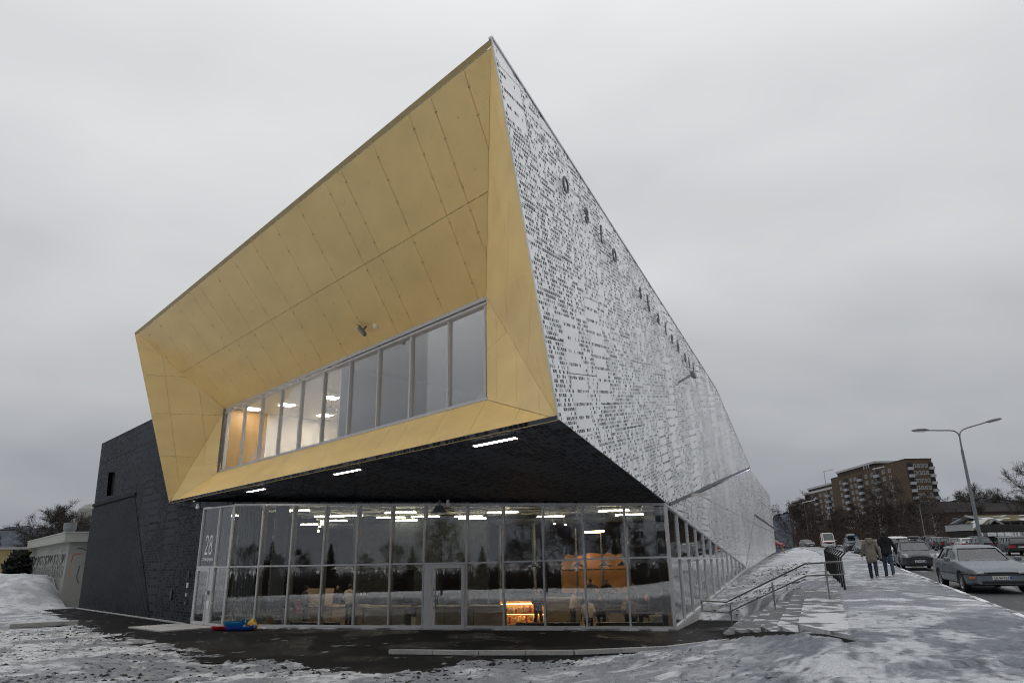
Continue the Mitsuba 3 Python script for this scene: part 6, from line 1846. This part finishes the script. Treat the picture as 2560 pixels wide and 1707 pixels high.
def roof_pitch(x0, x1, y0, ym, y1, ze, zr, axis_='x'):
    m = MB()
    for ya, yb in ((y0, ym), (y1, ym)):
        a, b = (V(x0, ya, ze), V(x1, ya, ze)), (V(x0, yb, zr), V(x1, yb, zr))
        v = np.array([a[0], a[1], b[1], b[0]]); v = np.vstack([v, v + V(0, 0, 0.16)])
        m.add(v, [[0, 1, 2, 3], [7, 6, 5, 4], [0, 4, 5, 1], [1, 5, 6, 2], [2, 6, 7, 3], [3, 7, 4, 0]])
    return m.out
RF = part(HS, 'roof', roof_pitch(69.9, 91.1, 106.6, 112, 117.4, 6.3, 7.5), 'roof_moss')
pr_ = MB()
for xa in (66.9, 71.3):
    v = np.array([[xa, 104.4, 5.2], [69.1, 104.4, 6.62], [69.1, 110.5, 6.62], [xa, 110.5, 5.2]]); v = np.vstack([v, v + V(0, 0, 0.15)])
    pr_.add(v, [[0, 1, 2, 3], [7, 6, 5, 4], [0, 4, 5, 1], [1, 5, 6, 2], [2, 6, 7, 3], [3, 7, 4, 0]])
part(HS, 'porch_roof', pr_.out, 'roof_moss')
for xa in (66.9, 71.3):
    part(HS, 'barge_board', MB().bar(V(xa, 104.3, 5.23), V(69.1, 104.3, 6.69), 0.06, 0.30).out, 'white_trim')
part(HS, 'barge_board', MB().bar(V(69.8, 106.5, 6.42), V(69.8, 112, 7.62), 0.08, 0.28).out, 'white_trim')
part(HS, 'eave_board', MB().bar(V(69.9, 106.5, 6.38), V(91.1, 106.5, 6.38), 0.08, 0.26).out, 'wall_black')
WB = thing('white_shed', 'low white shed with a flat roof left of the white-gabled house', 'shed')
part(WB, 'wall', MB().box((61.2, 100, 2.6), (63.0, 103, 5.0)).out, 'wall_black')
part(WB, 'fascia', MB().box((61.1, 99.9, 5.0), (63.1, 103.1, 5.9)).out, 'white_trim')
part(WB, 'roof', MB().box((61.0, 99.8, 5.9), (63.2, 103.2, 6.0)).out, 'recess_dark')
GW = thing('slatted_fence', 'dark board fence with slim posts on the bank behind the far parked cars', 'fence')
for k in range(22):
    x = 53.0 + 1.35 * k
    y = 83 + 0.12 * (x - 53)
    part(GW, 'post', MB().box((x - .05, y - .07, 4.15), (x + .05, y + .03, 5.3)).out, 'black_steel')
    part(GW, 'board_field', MB().box((x + 0.06, y + .02, 4.2), (x + 1.28, y + .07, 5.1)).out, 'wall_black')
single('earth_bank', MB().bar(V(52.4, 82.1, 2.8), V(83, 85.7, 2.8), 0.6, 1.9).out, 'wall_black', 'dark bank under the low snow-topped wall', 'bank')
single('garden_wall', MB().bar(V(52.4, 81.9, 3.95), V(83, 85.5, 3.95), 0.6, 0.4).out, 'kerb_stone', 'long low snow-topped wall behind the far parked cars', 'wall')
hd_ = MB()
for i in range(1500):
    x = rt_.uniform(67, 92); y = 99.5 + rt_.uniform(0, 3)
    limb(hd_, V(x, y, 3.0), V(rt_.normal(0, .25), rt_.normal(0, .25), 1), rt_.uniform(1.6, 3.2), 0.05, 0.015, rt_, 3, 3, 0.3)
lab(single('hedge', hd_.out, 'twig', 'dark bare hedge between the fence and the snowy roof', 'hedge'), kind='stuff')
pf = MB()
BS = thing('blue_sign', 'small bright blue panel standing between the parked cars and the birches', 'sign')
part(BS, 'post', MB().tube([V(57.95, 124.1, 2.8), V(57.95, 124.1, 4.3)], 0.06, 6).out, 'black_steel')
M('blue_paint', pr((0.01, 0.14, 0.36), 0.5)); M('orange_paint', pr((0.42, 0.09, 0.02), 0.5))
scene[BS] = mikit.ply(MB().box((57.6, 124, 4.2), (58.3, 124.1, 5.3)).out, 'blue_paint')
single('orange_barrier', MB().box((58.6, 124, 3.0), (60.6, 124.2, 4.6)).out, 'orange_paint', 'orange barrier next to the bright blue panel behind the parked cars', 'barrier')
YM = thing('marker_cone', 'yellow leaning marker post at the far corner of the silver wall', 'marker post')
q_ = S1(1.0, 64, 0); q_[2] = float(land(q_[0], q_[1]))
M('yellow_paint', pr((0.55, 0.30, 0.03), 0.5))
scene[YM] = mikit.ply(MB().tube([q_ + V(0, 0, -.1), q_ + V(-.25, -.1, 0.62)], [.08, .05], 8).out, 'yellow_paint')

# ---------------------------------------------------------------- left: yellow house, graffiti garage, silo
M('render_yellow', pr(tint((0.36, 0.29, 0.14), 0.1, 1), 0.85))
M('concrete_pale', pr(tint((0.25, 0.25, 0.23), 0.16, 0.7, 0.08, 12), 0.85))
M('fascia_pale', pr(lambda p, n, uv: mi.Color3f(0.33, 0.33, 0.30) * (0.82 + 0.18 * smoothstep(0.1, 0.25, dr.abs(p.z * 9 - dr.floor(p.z * 9) - 0.5) * 2)), 0.7))
YH = thing('yellow_house', 'low yellow rendered house with a flat white-edged roof on the far left', 'building')
part(YH, 'wall', MB().box((-51.7, 75, 0.8), (-44, 84, 3.82)).out, 'render_yellow')
v = np.array([[-62, 69.5, 0.8], [-51.7, 75, 0.8], [-51.7, 84, 0.8], [-62, 84, 0.8]]); v = np.vstack([v, v + V(0, 0, 3.02)])
part(YH, 'wing', (v, np.array([[3, 2, 1, 0], [4, 5, 6, 7], [0, 1, 5, 4], [1, 2, 6, 5], [2, 3, 7, 6], [3, 0, 4, 7]])), 'render_yellow')
part(YH, 'roof', MB().box((-52.0, 74.7, 3.82), (-43.7, 84.3, 4.04)).out, 'white_trim')
v = np.array([[-62.2, 69.1, 3.82], [-51.8, 74.66, 3.82], [-52.01, 84.3, 3.82], [-62.2, 84.3, 3.82]]); v = np.vstack([v, v + V(0, 0, 0.22)])
part(YH, 'roof', (v, np.array([[3, 2, 1, 0], [4, 5, 6, 7], [0, 1, 5, 4], [1, 2, 6, 5], [2, 3, 7, 6], [3, 0, 4, 7]])), 'white_trim')
yw = part(YH, 'window', MB().box((-51.5, 74.9, 2.2), (-49.2, 74.96, 2.3)).box((-51.5, 74.9, 3.1), (-49.2, 74.96, 3.2)).box((-51.5, 74.9, 2.3), (-51.38, 74.96, 3.1)).box((-49.32, 74.9, 2.3), (-49.2, 74.96, 3.1)).out, 'concrete_pale')
part(yw, 'pane', MB().box((-50.8, 74.93, 2.3), (-49.32, 74.97, 3.1)).out, 'window_dark')
part(yw, 'blind', MB().box((-51.38, 74.93, 2.3), (-50.85, 74.97, 3.1)).out, 'white_trim')
part(YH, 'small_window', MB().obox(V(-53.3, 74.1, 2.75), V(.22, .118, 0), V(-.02, .03, 0), V(0, 0, .35)).out, 'window_dark')

GA = thing('graffiti_garage', 'pale concrete garage covered with black graffiti beside the snow mound', 'building')
gc = V(-31.9, 52.0, 0)                                   # the corner nearest
gl, gr_ = V(-12.2, 14.5, 0), V(1.0, 0.2, 0)
gl, gr_ = gl / np.linalg.norm(gl), gr_ / np.linalg.norm(gr_)
GLn = V(-gl[1], gl[0], 0); GLn = GLn if GLn[1] < 0 else -GLn
GRn = V(gr_[1], -gr_[0], 0)
def quad_prism(c, a, la, b, lb, z0, z1):
    v = np.array([c, c + b * lb, c + b * lb + a * la, c + a * la]) + V(0, 0, z0)
    v = np.vstack([v, v + V(0, 0, z1 - z0)])
    return v, np.array([[3, 2, 1, 0], [4, 5, 6, 7], [0, 1, 5, 4], [1, 2, 6, 5], [2, 3, 7, 6], [3, 0, 4, 7]])
part(GA, 'wall', quad_prism(gc, gl, 18.9, gr_, 7.0, -1.0, 3.60), 'concrete_pale')
part(GA, 'roof_fascia', quad_prism(gc - gl * 0.45 - gr_ * 0.45, gl, 19.8, gr_, 7.9, 3.60, 4.22), 'fascia_pale')
part(GA, 'roof_edge', quad_prism(gc - gl * 0.5 - gr_ * 0.5, gl, 19.9, gr_, 8.0, 4.22, 4.30), 'concrete')
glf = (gc, gl, V(0, 0, 1), GLn)
rg = np.random.default_rng(5)
M('spray_black', pr((0.018, 0.018, 0.02), 0.7)); M('spray_green', pr((0.03, 0.22, 0.14), 0.7)); M('spray_red', pr((0.40, 0.04, 0.02), 0.7)); M('spray_orange', pr((0.45, 0.16, 0.03), 0.7))
def stroke(fr, pts, w, mat):
    p = np.asarray(pts, float)
    tt = np.linspace(0, len(p) - 1, len(p) * 6)
    q = np.stack([np.interp(tt, np.arange(len(p)), p[:, k]) for k in (0, 1)], 1)
    ker = np.ones(5) / 5
    q = np.stack([np.convolve(np.pad(q[:, k], 2, mode='edge'), ker, 'valid') for k in (0, 1)], 1)
    g = LineString(q).buffer(w / 2).simplify(0.01)
    part(GA, 'spray_stroke', slab(g, fr, 0.004, 0.010), mat)
for k in range(15):
    x = 0.8 + 1.1 * k; w = rg.uniform(0.6, 0.95)
    z = 2.2
    shape = rg.integers(4)
    if shape == 0:
        P_ = [(x, z), (x + w * .2, z + .55), (x + w * .5, z + .6), (x + w * .6, z + .15), (x + w, z + .6), (x + w, z)]
    elif shape == 1:
        P_ = [(x + w, z + .55), (x + .1, z + .6), (x, z + .2), (x + w * .5, z - .1), (x + w, z + .2)]
    elif shape == 2:
        P_ = [(x, z + .6), (x + .05, z - .3), (x + w * .6, z - .35), (x + w, z + .1), (x + w * .8, z + .6)]
    else:
        P_ = [(x, z - .3), (x, z + .62), (x + w, z + .5), (x + w * .2, z + .2), (x + w, z - .25)]
    stroke(glf, P_, 0.16, 'spray_black')
    stroke(glf, [(x + .15, z - .3), (x + .1, z - .7), (x + .3 * rg.uniform(), z - 1.0)], 0.13, 'spray_black')
    stroke(glf, [(x + w * .7, z - .2), (x + w * .75, z - .95)], 0.11, 'spray_black')
for P_ in ([(0.8, 2.95), (1.1, 3.15), (1.4, 2.9), (1.7, 3.2)], [(2.2, 3.0), (2.5, 3.2), (2.7, 2.9), (3.2, 3.1)], [(0.7, 1.95), (1.2, 2.0)]):
    stroke(glf, P_, 0.06, 'spray_green')
grf = (gc, gr_, V(0, 0, 1), GRn)
for P_, m_ in (([(0.3, 2.2), (0.35, 2.75), (0.9, 2.8)], 'spray_red'), ([(0.3, 2.1), (0.2, 1.5), (0.5, 1.3)], 'spray_orange'), ([(0.9, 2.0), (0.8, 1.2), (1.0, 0.8)], 'spray_black'), ([(0.5, 3.1), (0.8, 3.2), (1.1, 3.0), (1.4, 3.2)], 'spray_black')):
    stroke(grf, P_, 0.06, m_)
part(GA, 'door', slab(sbox(17.4, 0.9, 18.6, 2.9), glf, 0.004, 0.03), 'brick_brown')
CH = part(GA, 'roof_cowl', moved(lathe([(0, 0), (0.42, 0), (0.42, 0.5), (0.47, 0.52), (0.47, 1.05), (0, 1.05)], 20), place(gc[0] + gl[0] * 8.2 + gr_[0] * 1.0, gc[1] + gl[1] * 8.2 + gr_[1] * 2, 4.3)), 'galvanised', 35)
lab(single('round_tower', moved(lathe([(0, 0), (1.5, 0), (1.5, 8.0), (1.3, 8.8), (0.7, 9.3), (0, 9.5)], 24), place(-52.1, 88, 0)), 'concrete_pale', 'pale round-topped tower peeping out behind the dark wall', 'tower', None, 30))
BU = MB()
for i in range(500):
    a = rg.normal(0, 1, 3); a[2] = abs(a[2]); a /= np.linalg.norm(a)
    c = V(-43.9, 64.6, 1.4) + a * V(0.9, 0.9, 2.0) * rg.uniform(0.5, 1)
    s = rg.uniform(0.12, 0.28)
    BU.add([c + rg.normal(0, s, 3) for _ in range(4)], [[0, 1, 2], [0, 2, 3], [0, 3, 1], [1, 3, 2]])
single('evergreen_bush', BU.out, 'needle', 'dark evergreen bush between the yellow house and the garage', 'bush')

# ---------------------------------------------------------------- what stands behind the photographer, seen only in the glass
GR2 = 'trees mirrored in the ground floor glass'
refl = []
for i in range(26):
    t = i / 25
    a = math.radians(-118 - 78 * t) + rt_.normal(0, .01)
    R = 46 + rt_.uniform(-6, 22)
    refl.append((math.sin(a) * R - 6, math.cos(a) * R + 18))
for i, (x, y) in enumerate(refl):
    k_ = ('broad0', 'spruce0', 'broad2', 'birch1', 'spruce1', 'birch2')[i % 6]
    tree(k_, x, y, (rt_.uniform(4.5, 7.5) if k_[0] == 'b' else rt_.uniform(3.6, 5.4)), 'tree seen only as a dark reflection in the ground floor glass', rt_.uniform(0, 6), GR2, z=-0.9)
for i, (x, y, H) in enumerate(((-13.5, -4.5, 8.6), (-20, 1.5, 6.6), (-9.5, -12, 8.0))):
    tree(f'broad{i % 3}', x, y, H, 'large bare tree reflected in the glass around the door', 1.0 * i, GR2, z=-0.7)
hb2 = MB()
for i in range(5200):
    a = math.radians(rt_.uniform(-200, -108)); R = rt_.uniform(33, 40)
    x, y = math.sin(a) * R - 6, math.cos(a) * R + 18
    limb(hb2, V(x, y, -0.9), V(rt_.normal(0, .35), rt_.normal(0, .35), 1), rt_.uniform(1.3, 2.6), 0.07, 0.03, rt_, 2, 3, 0.3)
lab(single('hedge', hb2.out, 'twig', 'dark hedge seen only as a reflection in the ground floor glass', 'hedge'), kind='stuff')
WBk = thing('white_flats', 'white block of flats seen only as a reflection in the right panes of the glass', 'building')
M('flats_white', pr((0.50, 0.52, 0.56), 0.8))
fo = V(-22, -86, 0); fu = V(0.96, -0.28, 0); fn = V(0.28, 0.96, 0)
part(WBk, 'wall', MB().obox(fo + V(0, 0, 6), fu * 15, fn * 5, V(0, 0, 8)).out, 'flats_white')
for i in range(7):
    for k in range(5):
        win(WBk, fo + fn * 5.02 + fu * (-12.6 + 4.2 * i) + V(0, 0, 0.8 + 2.8 * k), fu, fn, 2.0, 1.4)
# ---------------------------------------------------------------- clods and grit on the trodden snow
from scipy.interpolate import RegularGridInterpolator
_ZI = RegularGridInterpolator((gy, gx), Z, bounds_error=False, fill_value=0.0)
rc = np.random.default_rng(21)


def scatter(n, region, smin, smax, flat):
    mb = MB()
    oct_v = np.array([[1, 0, 0], [0, 1, 0], [-1, 0, 0], [0, -1, 0], [0, 0, 1], [0, 0, -0.4]], float)
    oct_f = np.array([[0, 1, 4], [1, 2, 4], [2, 3, 4], [3, 0, 4], [1, 0, 5], [2, 1, 5], [3, 2, 5], [0, 3, 5]])
    k = 0
    while k < n:
        x, y = region(rc)
        cl = meshkit.noise(np.array([x * 0.5, y * 0.5, 3.0]))
        if rc.uniform() > cl * 1.5 - 0.2:
            continue
        if shapely.contains_xy(AP, x, y) and rc.uniform() > 0.04:
            continue
        s = rc.uniform(smin, smax) * rc.uniform(0.6, 1.4)
        v = oct_v * (1 + rc.normal(0, .3, (6, 3))) * V(s, s * rc.uniform(.6, 1.2), s * flat)
        a = rc.uniform(0, 6.3)
        v = v @ np.array([[math.cos(a), -math.sin(a), 0], [math.sin(a), math.cos(a), 0], [0, 0, 1]])
        mb.add(v + V(x, y, float(_ZI((y, x))) + s * flat * 0.15), oct_f)
        k += 1
    return mb.out


M('earth', pr(tint((0.030, 0.028, 0.024), 0.3, 5), 0.95))
lab(single('earth_clods', scatter(3200, lambda r: (r.uniform(-21, 1.5), r.uniform(9, 34)), 0.02, 0.065, 0.45), 'earth', 'dark clods and grit scattered on the trodden snow on the left', 'earth'), kind='stuff')
lab(single('earth_clods', scatter(1300, lambda r: (lambda q: (q[0], q[1]))(S1(r.uniform(0.3, 4.2), r.uniform(2.0, 34))), 0.02, 0.07, 0.45), 'earth', 'dark clods showing through the snow bank along the side glazing', 'earth'), kind='stuff')
lab(single('snow_lumps', scatter(2600, lambda r: (r.uniform(-21, 4), r.uniform(9, 34)), 0.03, 0.08, 0.55), 'snow', 'small lumps of kicked-up snow in the foreground', 'snow'), kind='stuff')

# ---------------------------------------------------------------- labels that count along a row
ORD = ['first', 'second', 'third', 'fourth', 'fifth', 'sixth', 'seventh', 'eighth', 'ninth', 'tenth', 'eleventh', 'twelfth', 'thirteenth', 'fourteenth', 'fifteenth', 'sixteenth', 'seventeenth', 'eighteenth', 'nineteenth', 'twentieth',
       'twenty-first', 'twenty-second', 'twenty-third', 'twenty-fourth', 'twenty-fifth', 'twenty-sixth', 'twenty-seventh', 'twenty-eighth', 'twenty-ninth', 'thirtieth']


def along(group, text):
    keys = [k for k, d in labels.items() if d.get('group') == group]
    def bearing(k):
        d = next(v for q, v in scene.items() if q == k or q.startswith(k + '__'))
        v = meshkit.WRITTEN[d['filename']][0].mean(0)
        if 'to_world' in d:
            v = np.array(d['to_world'].matrix, float)[:3, 3]
        return math.atan2(v[0], v[1])
    for i, k in enumerate(sorted(keys, key=bearing)):
        labels[k]['label'] = text.format(ORD[i])


along('bare birches in front of the apartment block', 'dark leafless birch in the belt before the apartment block, {} from the left')
along('strip lights under the ground floor ceiling', 'lit linear lamp under the dark ceiling behind the glass, {} from the left')
along('pendant lamps inside the ground floor', 'black pendant lamp with a lit orange underside behind the glass, {} from the left')
along('spotlights on the ceiling tracks', 'small lit spotlight on a ceiling track behind the glass, {} from the left')
along('stools at the tables inside', 'dark stool at the tables behind the right panes, {} from the left')
along('square lights behind the upper windows', 'square lit ceiling panel behind the upper windows, {} from the left')
